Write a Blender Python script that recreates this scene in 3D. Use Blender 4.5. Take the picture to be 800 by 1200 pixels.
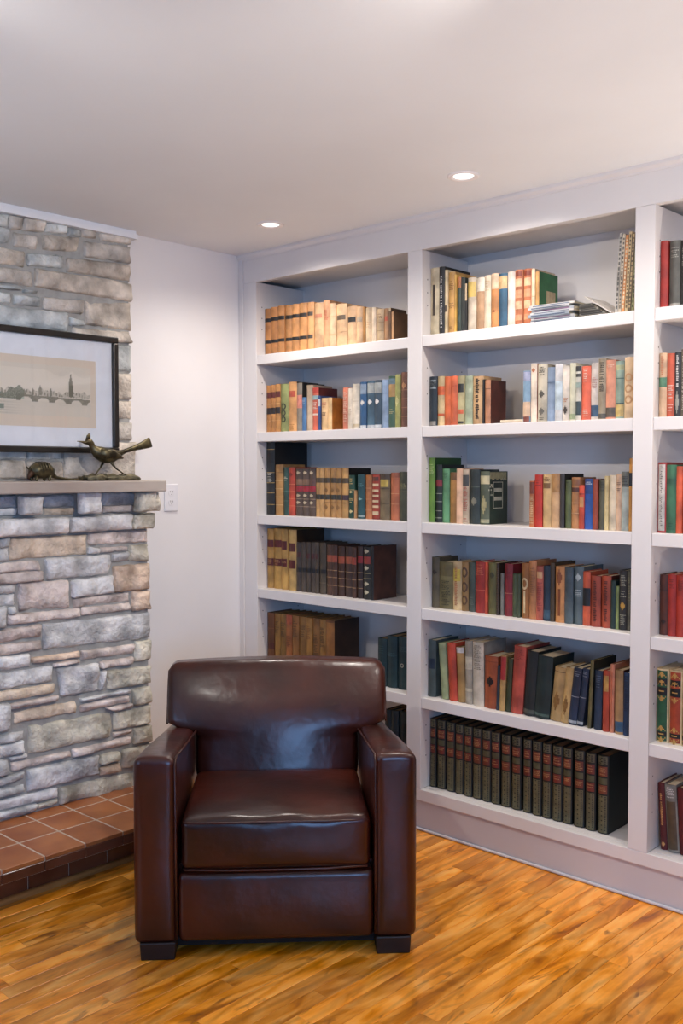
import bpy, bmesh, math, random
from mathutils import Vector, Matrix, noise as mnoise

# ------------------------------------------------------------------ scene, camera, light, exposure
scene = bpy.context.scene
C = scene.collection
for o in list(bpy.data.objects):
    bpy.data.objects.remove(o)
RNG = random.Random(7)

cam_data = bpy.data.cameras.new('camera')
cam = bpy.data.objects.new('camera', cam_data)
C.objects.link(cam)
cam.location = (3.4314, -2.9818, 1.4246)
cam.rotation_euler = (math.radians(90 - 2.4575), 0, math.radians(43.1056))
cam_data.sensor_width = 36
cam_data.lens = 34.417
cam_data.clip_start = 0.05
scene.camera = cam

world = bpy.data.worlds.new('world')
scene.world = world
world.use_nodes = True
bg = world.node_tree.nodes['Background']
bg.inputs[0].default_value = (0.42, 0.62, 1.0, 1)
bg.inputs[1].default_value = 1.2

scene.view_settings.view_transform = 'Standard'
scene.view_settings.look = 'None'
scene.view_settings.exposure = 0.1
scene.view_settings.gamma = 1.0
scene.view_settings.use_curve_mapping = False

ROOM_X, ROOM_Y, H = 5.4, -5.0, 2.4
DAY = (0.30, 0.55, 1.0)
DAY2 = (0.24, 0.50, 1.0)
WARM = (1.0, 0.93, 0.86)
CAN_W = 32.0          # picture lights along the bookcase
FILL_UPLIGHT_W = (122.0, 50.0, 85.0)   # added floor uplighters that brighten the ceiling
AIM_CASE, AIM_ROOM = (math.radians(2), 0), (math.radians(66), 0)   # the swivel lamps are turned towards the books
CAN_ROOM_W = 52.0     # the rest of the ceiling lights


def area_light(name, loc, rot, sx, sy, power, color):
    l = bpy.data.lights.new(name, 'AREA')
    l.shape = 'RECTANGLE'
    l.size, l.size_y = sx, sy
    l.energy = power
    l.color = color
    o = bpy.data.objects.new(name, l)
    C.objects.link(o)
    o.location = loc
    o.rotation_euler = rot
    return o


# daylight lamps set outside two unseen windows behind the camera
area_light('unseen_daylight_one', (1.35, ROOM_Y - 0.06, 1.5), (math.radians(90), 0, 0), 1.8, 1.3, 16, DAY)
area_light('unseen_daylight_two', (ROOM_X + 0.06, -3.95, 1.45), (math.radians(90), 0, math.radians(90)), 1.6, 1.2, 85, DAY2)

# ------------------------------------------------------------------ helpers
def lin(h):
    h = h.lstrip('#')
    out = []
    for i in (0, 2, 4):
        c = int(h[i:i + 2], 16) / 255
        out.append(c / 12.92 if c <= 0.04045 else ((c + 0.055) / 1.055) ** 2.4)
    return tuple(out)


MATS = {}


def new_mat(name):
    m = bpy.data.materials.new(name)
    m.use_nodes = True
    nt = m.node_tree
    return m, nt, nt.nodes['Principled BSDF']


def setin(b, key, v):
    if key in b.inputs:
        b.inputs[key].default_value = v


def mottled(name, c1, c2, scale=8.0, rough=0.5, bump=0.0, bump_scale=60.0, detail=4.0, stretch=(1, 1, 1), coat=0.0,
            metallic=0.0, spec=0.5, rnd=0.0, low=0.35, high=0.65, bump_dist=0.004, bump2=None):
    """two-tone noise material; rnd shifts the brightness from object to object"""
    if name in MATS:
        return MATS[name]
    m, nt, b = new_mat(name)
    N, L = nt.nodes, nt.links
    tc = N.new('ShaderNodeTexCoord')
    mp = N.new('ShaderNodeMapping')
    mp.inputs['Scale'].default_value = stretch
    oi = N.new('ShaderNodeObjectInfo')
    off = N.new('ShaderNodeVectorMath')
    off.operation = 'ADD'
    cmb = N.new('ShaderNodeCombineXYZ')
    mul = N.new('ShaderNodeMath')
    mul.operation = 'MULTIPLY'
    mul.inputs[1].default_value = 37.0
    L.new(oi.outputs['Random'], mul.inputs[0])
    for i in range(3):
        L.new(mul.outputs[0], cmb.inputs[i])
    L.new(tc.outputs['Object'], mp.inputs['Vector'])
    L.new(mp.outputs[0], off.inputs[0])
    L.new(cmb.outputs[0], off.inputs[1])
    nz = N.new('ShaderNodeTexNoise')
    nz.inputs['Scale'].default_value = scale
    nz.inputs['Detail'].default_value = detail
    L.new(off.outputs[0], nz.inputs['Vector'])
    cr = N.new('ShaderNodeValToRGB')
    cr.color_ramp.elements[0].position = low
    cr.color_ramp.elements[1].position = high
    cr.color_ramp.elements[0].color = (*c1, 1)
    cr.color_ramp.elements[1].color = (*c2, 1)
    L.new(nz.outputs['Fac'], cr.inputs[0])
    col = cr.outputs[0]
    if rnd:
        hs = N.new('ShaderNodeHueSaturation')
        mr = N.new('ShaderNodeMapRange')
        mr.inputs['To Min'].default_value = 1 - rnd
        mr.inputs['To Max'].default_value = 1 + rnd
        L.new(oi.outputs['Random'], mr.inputs['Value'])
        L.new(mr.outputs[0], hs.inputs['Value'])
        L.new(col, hs.inputs['Color'])
        col = hs.outputs[0]
    L.new(col, b.inputs['Base Color'])
    if bump:
        n2 = N.new('ShaderNodeTexNoise')
        n2.inputs['Scale'].default_value = bump_scale
        n2.inputs['Detail'].default_value = 5
        L.new(off.outputs[0], n2.inputs['Vector'])
        bp = N.new('ShaderNodeBump')
        bp.inputs['Strength'].default_value = bump
        bp.inputs['Distance'].default_value = bump_dist
        L.new(n2.outputs['Fac'], bp.inputs['Height'])
        L.new(bp.outputs[0], b.inputs['Normal'])
        if bump2:
            n3 = N.new('ShaderNodeTexNoise')
            n3.inputs['Scale'].default_value = bump2[1]
            n3.inputs['Detail'].default_value = 3
            L.new(off.outputs[0], n3.inputs['Vector'])
            b3 = N.new('ShaderNodeBump')
            b3.inputs['Strength'].default_value = bump2[0]
            b3.inputs['Distance'].default_value = bump2[2]
            L.new(n3.outputs['Fac'], b3.inputs['Height'])
            L.new(b3.outputs[0], bp.inputs['Normal'])
    b.inputs['Roughness'].default_value = rough
    b.inputs['Metallic'].default_value = metallic
    setin(b, 'Specular IOR Level', spec)
    setin(b, 'Coat Weight', coat)
    setin(b, 'Coat Roughness', 0.15)
    MATS[name] = m
    return m


def scale3(c, k):
    return tuple(min(1.0, v * k) for v in c)


def age(hexcol):
    """cloth and leather colours a little faded"""
    c = lin(hexcol)
    g = 0.3 * c[0] + 0.6 * c[1] + 0.1 * c[2]
    return tuple((v * 0.94 + g * 0.06) * k for v, k in zip(c, (0.86, 0.81, 0.76)))


def book_mat(hexcol, rough=0.55):
    c = age(hexcol)
    return mottled('cover_' + hexcol, scale3(c, 0.62), scale3(c, 1.12), scale=16, rough=rough, bump=0.15, bump_scale=180,
                   bump_dist=0.001)


def foil_mat(hexcol):
    c = age(hexcol)
    return mottled('stamping_' + hexcol, scale3(c, 0.7), scale3(c, 1.05), scale=40, rough=0.45)


def mesh_obj(name, verts, faces, mat, parent=None, smooth=False, loc=None):
    me = bpy.data.meshes.new(name)
    me.from_pydata([tuple(v) for v in verts], [], faces)
    if smooth:
        me.polygons.foreach_set('use_smooth', [True] * len(me.polygons))
    me.update()
    if mat:
        me.materials.append(mat)
    o = bpy.data.objects.new(name, me)
    C.objects.link(o)
    if parent:
        o.parent = parent
    if loc:
        o.location = loc
    return o


def empty(name, loc=(0, 0, 0), rz=0.0):
    o = bpy.data.objects.new(name, None)
    o.empty_display_size = 0.05
    C.objects.link(o)
    o.location = loc
    o.rotation_euler = (0, 0, rz)
    return o


def tag(o, label=None, cat=None, group=None, kind=None):
    if label: o['label'] = label
    if cat: o['category'] = cat
    if group: o['group'] = group
    if kind: o['kind'] = kind
    return o


class MB:
    """collects shapes for ONE mesh"""
    def __init__(s):
        s.v, s.f = [], []

    def add(s, v, f):
        n = len(s.v)
        s.v += [tuple(p) for p in v]
        s.f += [tuple(i + n for i in q) for q in f]
        return s

    def box(s, x0, x1, y0, y1, z0, z1):
        return s.add([(x0, y0, z0), (x1, y0, z0), (x1, y1, z0), (x0, y1, z0), (x0, y0, z1), (x1, y0, z1), (x1, y1, z1), (x0, y1, z1)],
                     [(3, 2, 1, 0), (4, 5, 6, 7), (0, 1, 5, 4), (1, 2, 6, 5), (2, 3, 7, 6), (3, 0, 4, 7)])

    def tube(s, pts, r, seg=8, cap=True, flat=1.0):
        pts = [Vector(p) for p in pts]
        rs = r if isinstance(r, (list, tuple)) else [r] * len(pts)
        rings = []
        up = Vector((0, 0, 1))
        for i, p in enumerate(pts):
            t = (pts[min(i + 1, len(pts) - 1)] - pts[max(i - 1, 0)]).normalized()
            a = t.cross(up)
            if a.length < 1e-3:
                a = t.cross(Vector((1, 0, 0)))
            a.normalize()
            b = a.cross(t).normalized()
            rings.append([p + a * (math.cos(2 * math.pi * k / seg) * rs[i] * flat) + b * (math.sin(2 * math.pi * k / seg) * rs[i]) for k in range(seg)])
        v = [q for ring in rings for q in ring]
        f = []
        for i in range(len(pts) - 1):
            for k in range(seg):
                k2 = (k + 1) % seg
                f.append((i * seg + k, i * seg + k2, (i + 1) * seg + k2, (i + 1) * seg + k))
        if cap:
            f.append(tuple(reversed(range(seg))))
            f.append(tuple((len(pts) - 1) * seg + k for k in range(seg)))
        return s.add(v, f)

    def lathe(s, prof, seg=24, c=(0, 0, 0)):
        v, f = [], []
        for r, z in prof:
            for k in range(seg):
                a = 2 * math.pi * k / seg
                v.append((c[0] + r * math.cos(a), c[1] + r * math.sin(a), c[2] + z))
        for i in range(len(prof) - 1):
            for k in range(seg):
                k2 = (k + 1) % seg
                f.append((i * seg + k, i * seg + k2, (i + 1) * seg + k2, (i + 1) * seg + k))
        return s.add(v, f)

    def build(s, name, mat, parent=None, smooth=False, bevel=0.0, seg=2):
        o = mesh_obj(name, s.v, s.f, mat, parent, smooth)
        if bevel:
            bm = bmesh.new()
            bm.from_mesh(o.data)
            bmesh.ops.recalc_face_normals(bm, faces=bm.faces)
            ed = [e for e in bm.edges if len(e.link_faces) == 2 and e.calc_face_angle(0) > 0.5]
            bmesh.ops.bevel(bm, geom=ed, offset=bevel, segments=seg, profile=0.5, affect='EDGES', clamp_overlap=True)
            bm.to_mesh(o.data)
            bm.free()
        return o


def box_obj(name, x0, x1, y0, y1, z0, z1, mat, parent=None, bevel=0.0, seg=2):
    return MB().box(x0, x1, y0, y1, z0, z1).build(name, mat, parent, bevel=bevel, seg=seg)


def rounded_box(hx, hy, hz, r, ne=4, nm=6, warp=None):
    """box with softly rounded edges on a dense grid; warp moves each point"""
    def axis(h):
        e = [h - r + r * math.sin(math.pi / 2 * k / ne) for k in range(1, ne + 1)]
        m = [-(h - r) + 2 * (h - r) * k / nm for k in range(nm + 1)]
        return [-v for v in reversed(e)] + m + e
    hs = (hx, hy, hz)
    ax = [axis(h) for h in hs]
    verts, faces, index = [], [], {}

    def vid(p):
        key = tuple(round(c, 6) for c in p)
        if key not in index:
            q = [max(-(hs[i] - r), min(hs[i] - r, p[i])) for i in range(3)]
            d = Vector([p[i] - q[i] for i in range(3)])
            if d.length > 1e-9:
                d = d.normalized() * r
            pt = Vector(q) + d
            if warp:
                pt = Vector(warp(pt.x, pt.y, pt.z))
            index[key] = len(verts)
            verts.append(pt)
        return index[key]
    for a in range(3):
        b, c = (a + 1) % 3, (a + 2) % 3
        for sgn in (-1, 1):
            for i in range(len(ax[b]) - 1):
                for j in range(len(ax[c]) - 1):
                    quad = []
                    for (di, dj) in ((0, 0), (1, 0), (1, 1), (0, 1)):
                        p = [0, 0, 0]
                        p[a] = sgn * hs[a]
                        p[b] = ax[b][i + di]
                        p[c] = ax[c][j + dj]
                        quad.append(vid(p))
                    if sgn < 0:
                        quad.reverse()
                    faces.append(tuple(quad))
    return verts, faces


def sstep(a, b, x):
    t = max(0.0, min(1.0, (x - a) / (b - a)))
    return t * t * (3 - 2 * t)


# ------------------------------------------------------------------ materials of the room
M_WALL = mottled('wall_paint', lin('e6e2e0'), lin('eae6e4'), scale=3, rough=0.6, bump=0.05, bump_scale=140)
M_WALL_DARK = mottled('taupe_wall_paint', lin('5e5854'), lin('645e5a'), scale=3, rough=0.6)
M_CEIL = mottled('ceiling_paint', lin('e4e6e8'), lin('e8eaec'), scale=2, rough=0.8, bump=0.05, bump_scale=120)
M_CASE = mottled('bookcase_paint', lin('dcd6d2'), lin('e0dad6'), scale=3, rough=0.32, bump=0.03, bump_scale=90)
M_TRIM = mottled('trim_paint', lin('e4e4e6'), lin('e8e8ea'), scale=3, rough=0.35)


def wood_floor_mat():
    m, nt, b = new_mat('oak_plank')
    N, L = nt.nodes, nt.links
    tc = N.new('ShaderNodeTexCoord')
    oi = N.new('ShaderNodeObjectInfo')
    mul = N.new('ShaderNodeMath'); mul.operation = 'MULTIPLY'; mul.inputs[1].default_value = 53.0
    L.new(oi.outputs['Random'], mul.inputs[0])
    cmb = N.new('ShaderNodeCombineXYZ')
    for i in range(3):
        L.new(mul.outputs[0], cmb.inputs[i])
    off = N.new('ShaderNodeVectorMath'); off.operation = 'ADD'
    L.new(tc.outputs['Object'], off.inputs[0]); L.new(cmb.outputs[0], off.inputs[1])
    mp = N.new('ShaderNodeMapping'); mp.inputs['Scale'].default_value = (9.0, 2.2, 1.0)
    L.new(off.outputs[0], mp.inputs[0])
    # broad figure of the plank
    n1 = N.new('ShaderNodeTexNoise'); n1.inputs['Scale'].default_value = 1.6; n1.inputs['Detail'].default_value = 5
    n1.inputs['Distortion'].default_value = 1.3
    L.new(mp.outputs[0], n1.inputs['Vector'])
    cr = N.new('ShaderNodeValToRGB')
    e = cr.color_ramp.elements
    e[0].position = 0.28; e[0].color = (*lin('a86024'), 1)
    e[1].position = 0.75; e[1].color = (*lin('f4b66c'), 1)
    k = e.new(0.42); k.color = (*lin('d4863a'), 1)
    k = e.new(0.56); k.color = (*lin('e89e50'), 1)
    L.new(n1.outputs['Fac'], cr.inputs[0])
    # fine grain
    mp2 = N.new('ShaderNodeMapping'); mp2.inputs['Scale'].default_value = (160.0, 5.0, 1.0)
    L.new(off.outputs[0], mp2.inputs[0])
    n2 = N.new('ShaderNodeTexNoise'); n2.inputs['Scale'].default_value = 1.0; n2.inputs['Detail'].default_value = 3
    L.new(mp2.outputs[0], n2.inputs['Vector'])
    mr = N.new('ShaderNodeMapRange'); mr.inputs['From Min'].default_value = 0.3; mr.inputs['From Max'].default_value = 0.7
    mr.inputs['To Min'].default_value = 0.9; mr.inputs['To Max'].default_value = 1.06
    L.new(n2.outputs['Fac'], mr.inputs['Value'])
    # cathedral figure: distorted growth rings along the board
    wv = N.new('ShaderNodeTexWave'); wv.wave_type = 'BANDS'; wv.bands_direction = 'X'
    wv.inputs['Scale'].default_value = 0.55; wv.inputs['Distortion'].default_value = 9.0
    wv.inputs['Detail'].default_value = 2.5; wv.inputs['Detail Scale'].default_value = 0.9
    L.new(mp.outputs[0], wv.inputs['Vector'])
    mrw = N.new('ShaderNodeMapRange'); mrw.inputs['From Min'].default_value = 0.0; mrw.inputs['From Max'].default_value = 0.3
    mrw.inputs['To Min'].default_value = 0.80; mrw.inputs['To Max'].default_value = 1.04
    L.new(wv.outputs['Fac'], mrw.inputs['Value'])
    mw = N.new('ShaderNodeMath'); mw.operation = 'MULTIPLY'
    L.new(mr.outputs[0], mw.inputs[0]); L.new(mrw.outputs[0], mw.inputs[1])
    # plank to plank tone
    wn = N.new('ShaderNodeTexWhiteNoise'); wn.noise_dimensions = '1D'
    L.new(mul.outputs[0], wn.inputs['W'])
    mr2 = N.new('ShaderNodeMapRange'); mr2.inputs['To Min'].default_value = 0.82; mr2.inputs['To Max'].default_value = 1.42
    L.new(wn.outputs['Value'], mr2.inputs['Value'])
    mm = N.new('ShaderNodeMath'); mm.operation = 'MULTIPLY'
    L.new(mw.outputs[0], mm.inputs[0]); L.new(mr2.outputs[0], mm.inputs[1])
    hs = N.new('ShaderNodeHueSaturation'); hs.inputs['Saturation'].default_value = 1.06
    L.new(cr.outputs[0], hs.inputs['Color']); L.new(mm.outputs[0], hs.inputs['Value'])
    # dark knots and mineral streaks
    mp3 = N.new('ShaderNodeMapping'); mp3.inputs['Scale'].default_value = (16.0, 4.0, 1.0)
    L.new(off.outputs[0], mp3.inputs[0])
    n3 = N.new('ShaderNodeTexNoise'); n3.inputs['Scale'].default_value = 1.0; n3.inputs['Detail'].default_value = 6
    n3.inputs['Distortion'].default_value = 2.0
    L.new(mp3.outputs[0], n3.inputs['Vector'])
    cr3 = N.new('ShaderNodeValToRGB')
    cr3.color_ramp.elements[0].position = 0.60; cr3.color_ramp.elements[0].color = (0, 0, 0, 1)
    cr3.color_ramp.elements[1].position = 0.74; cr3.color_ramp.elements[1].color = (0.75, 0.75, 0.75, 1)
    L.new(n3.outputs['Fac'], cr3.inputs[0])
    mx = N.new('ShaderNodeMix'); mx.data_type = 'RGBA'
    L.new(cr3.outputs[0], mx.inputs[0])
    L.new(hs.outputs[0], mx.inputs[6])
    mx.inputs[7].default_value = (*lin('5a2c12'), 1)
    L.new(mx.outputs[2], b.inputs['Base Color'])
    bp = N.new('ShaderNodeBump'); bp.inputs['Strength'].default_value = 0.12; bp.inputs['Distance'].default_value = 0.002
    L.new(n2.outputs['Fac'], bp.inputs['Height']); L.new(bp.outputs[0], b.inputs['Normal'])
    b.inputs['Roughness'].default_value = 0.3
    setin(b, 'Coat Weight', 0.25); setin(b, 'Coat Roughness', 0.22)
    return m


M_FLOOR = wood_floor_mat()
M_TOE = mottled('toe_kick_paint', lin('ccc8c8'), lin('d0cccc'), scale=3, rough=0.35)

# ------------------------------------------------------------------ room shell
fl = box_obj('floor', -0.1, ROOM_X + 0.1, ROOM_Y - 0.1, 0.42, -0.12, -0.0035, M_FLOOR)
tag(fl, 'golden brown strip hardwood floor of the room', kind='structure')
PW = 0.057
row = 0
x = 0.44
while x < 3.3:
    y = 0.018
    first = True
    while y > -3.1:
        ln = RNG.uniform(0.35, 1.15) * (RNG.uniform(0.3, 1) if first else 1)
        first = False
        y0 = max(y - ln, -3.15)
        g = 0.0004
        hx, hy = PW / 2 - g, (y - y0) / 2 - g
        m = MB()
        b_ = 0.0008
        m.add([(-hx, -hy, -0.006), (hx, -hy, -0.006), (hx, hy, -0.006), (-hx, hy, -0.006),
               (-hx, -hy, -b_), (hx, -hy, -b_), (hx, hy, -b_), (-hx, hy, -b_),
               (-hx + b_, -hy + b_, 0), (hx - b_, -hy + b_, 0), (hx - b_, hy - b_, 0), (-hx + b_, hy - b_, 0)],
              [(0, 1, 5, 4), (1, 2, 6, 5), (2, 3, 7, 6), (3, 0, 4, 7), (4, 5, 9, 8), (5, 6, 10, 9), (6, 7, 11, 10), (7, 4, 8, 11), (8, 9, 10, 11)])
        p = m.build('plank', M_FLOOR, fl)
        p.location = (x + PW / 2, (y + y0) / 2, 0)
        y = y0
    x += PW
    row += 1

tag(box_obj('ceiling', -0.1, ROOM_X + 0.1, ROOM_Y - 0.1, 0.42, H, H + 0.1, M_CEIL), 'plain white ceiling with recessed lights', kind='structure')
tag(box_obj('wall_left', -0.12, 0.0, ROOM_Y - 0.1, 0.42, -0.12, H, M_WALL), 'white wall beside and behind the stone fireplace', kind='structure')
tag(box_obj('wall_back', 0.0, ROOM_X, 0.33, 0.42, -0.12, H, M_WALL), 'wall behind the bookcase', kind='structure')
# wall opposite the bookcase, with an unseen window opening
w = MB()
w.box(0, 0.45, ROOM_Y - 0.1, ROOM_Y, -0.12, H).box(2.25, ROOM_X, ROOM_Y - 0.1, ROOM_Y, -0.12, H)
w.box(0.45, 2.25, ROOM_Y - 0.1, ROOM_Y, -0.12, 0.85).box(0.45, 2.25, ROOM_Y - 0.1, ROOM_Y, 2.15, H)
tag(w.build('wall_front', M_WALL_DARK), 'taupe wall opposite the bookcase with an unseen wide window', kind='structure')
w = MB()
w.box(ROOM_X, ROOM_X + 0.1, ROOM_Y, -4.75, -0.12, H).box(ROOM_X, ROOM_X + 0.1, -3.15, 0.42, -0.12, H)
w.box(ROOM_X, ROOM_X + 0.1, -4.75, -3.15, -0.12, 0.85).box(ROOM_X, ROOM_X + 0.1, -4.75, -3.15, 2.05, H)
tag(w.build('wall_right', M_WALL_DARK), 'taupe wall behind the camera with an unseen double window', kind='structure')


def window(name, axis, a0, a1, z0, z1, at, label):
    root = empty(name)
    tag(root, label, kind='structure')
    def bx(n, p0, p1, q0, q1, d0, d1):
        if axis == 'x':
            return box_obj(n, p0, p1, at - d1, at - d0, q0, q1, M_TRIM, root)
        return box_obj(n, at + d0, at + d1, p0, p1, q0, q1, M_TRIM, root)
    t = 0.05
    bx('window_frame', a0, a0 + t, z0, z1, 0.0, 0.05)
    bx('window_frame', a1 - t, a1, z0, z1, 0.0, 0.05)
    bx('window_frame', a0 + t, a1 - t, z0, z0 + t, 0.0, 0.05)
    bx('window_frame', a0 + t, a1 - t, z1 - t, z1, 0.0, 0.05)
    bx('mullion', (a0 + a1) / 2 - 0.02, (a0 + a1) / 2 + 0.02, z0 + t, z1 - t, 0.0, 0.04)


window('window_1', 'x', 0.45, 2.25, 0.85, 2.15, ROOM_Y, 'unseen wide white window opposite the bookcase')  # unseen windows, placed to frame the daylight lamps
window('window_2', 'y', -4.75, -3.15, 0.85, 2.05, ROOM_X, 'unseen white double window behind the camera')
tag(box_obj('baseboard_left', 0.0, 0.014, -0.6, -0.001, 0.0, 0.1, M_TRIM), 'white baseboard in the corner by the bookcase', kind='structure')

# ------------------------------------------------------------------ fireplace
STONE_COL = {'w': ('9c9c9b', 'b4b2af'), 's': ('90959a', 'a4a7a9'), 't': ('a0907e', 'b6a693'), 'p': ('a0938c', 'b6aaa2'), 'b': ('94806e', 'ae9a88'),
             'o': ('969080', 'b0aa9b'), 'g': ('8c908f', 'a4a6a3'), 'G': ('8a847c', 'a29b92'), 'b2': ('8e857a', 'a89f93')}


def stone_mat(k):
    a, b = STONE_COL[k]
    return mottled('stone_' + k, scale3(lin(a), 1.05), scale3(lin(b), 2.1), scale=11, rough=0.88, bump=1.0, bump_scale=60, detail=9, rnd=0.10,
                   low=0.30, high=0.66, bump_dist=0.010, spec=0.2)


M_MORTAR = mottled('mortar', lin('9a9893'), lin('aaa8a2'), scale=30, rough=0.95, bump=0.5, bump_scale=80)
M_MANTEL = mottled('mantel_stone', lin('9d8f84'), lin('b3a79c'), scale=9, rough=0.7, bump=0.15, bump_scale=60, stretch=(1, 0.4, 1))
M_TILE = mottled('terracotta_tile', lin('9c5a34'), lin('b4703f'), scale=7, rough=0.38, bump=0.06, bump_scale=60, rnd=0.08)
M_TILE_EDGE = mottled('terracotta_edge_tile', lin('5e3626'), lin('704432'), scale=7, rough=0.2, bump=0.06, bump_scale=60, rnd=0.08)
M_GROUT = mottled('grout', lin('c2aa94'), lin('cdb8a4'), scale=30, rough=0.9)
M_WOODTRIM = mottled('quarter_round_wood', lin('8a5c30'), lin('b07c46'), scale=6, rough=0.35, stretch=(10, 1, 10))

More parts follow.
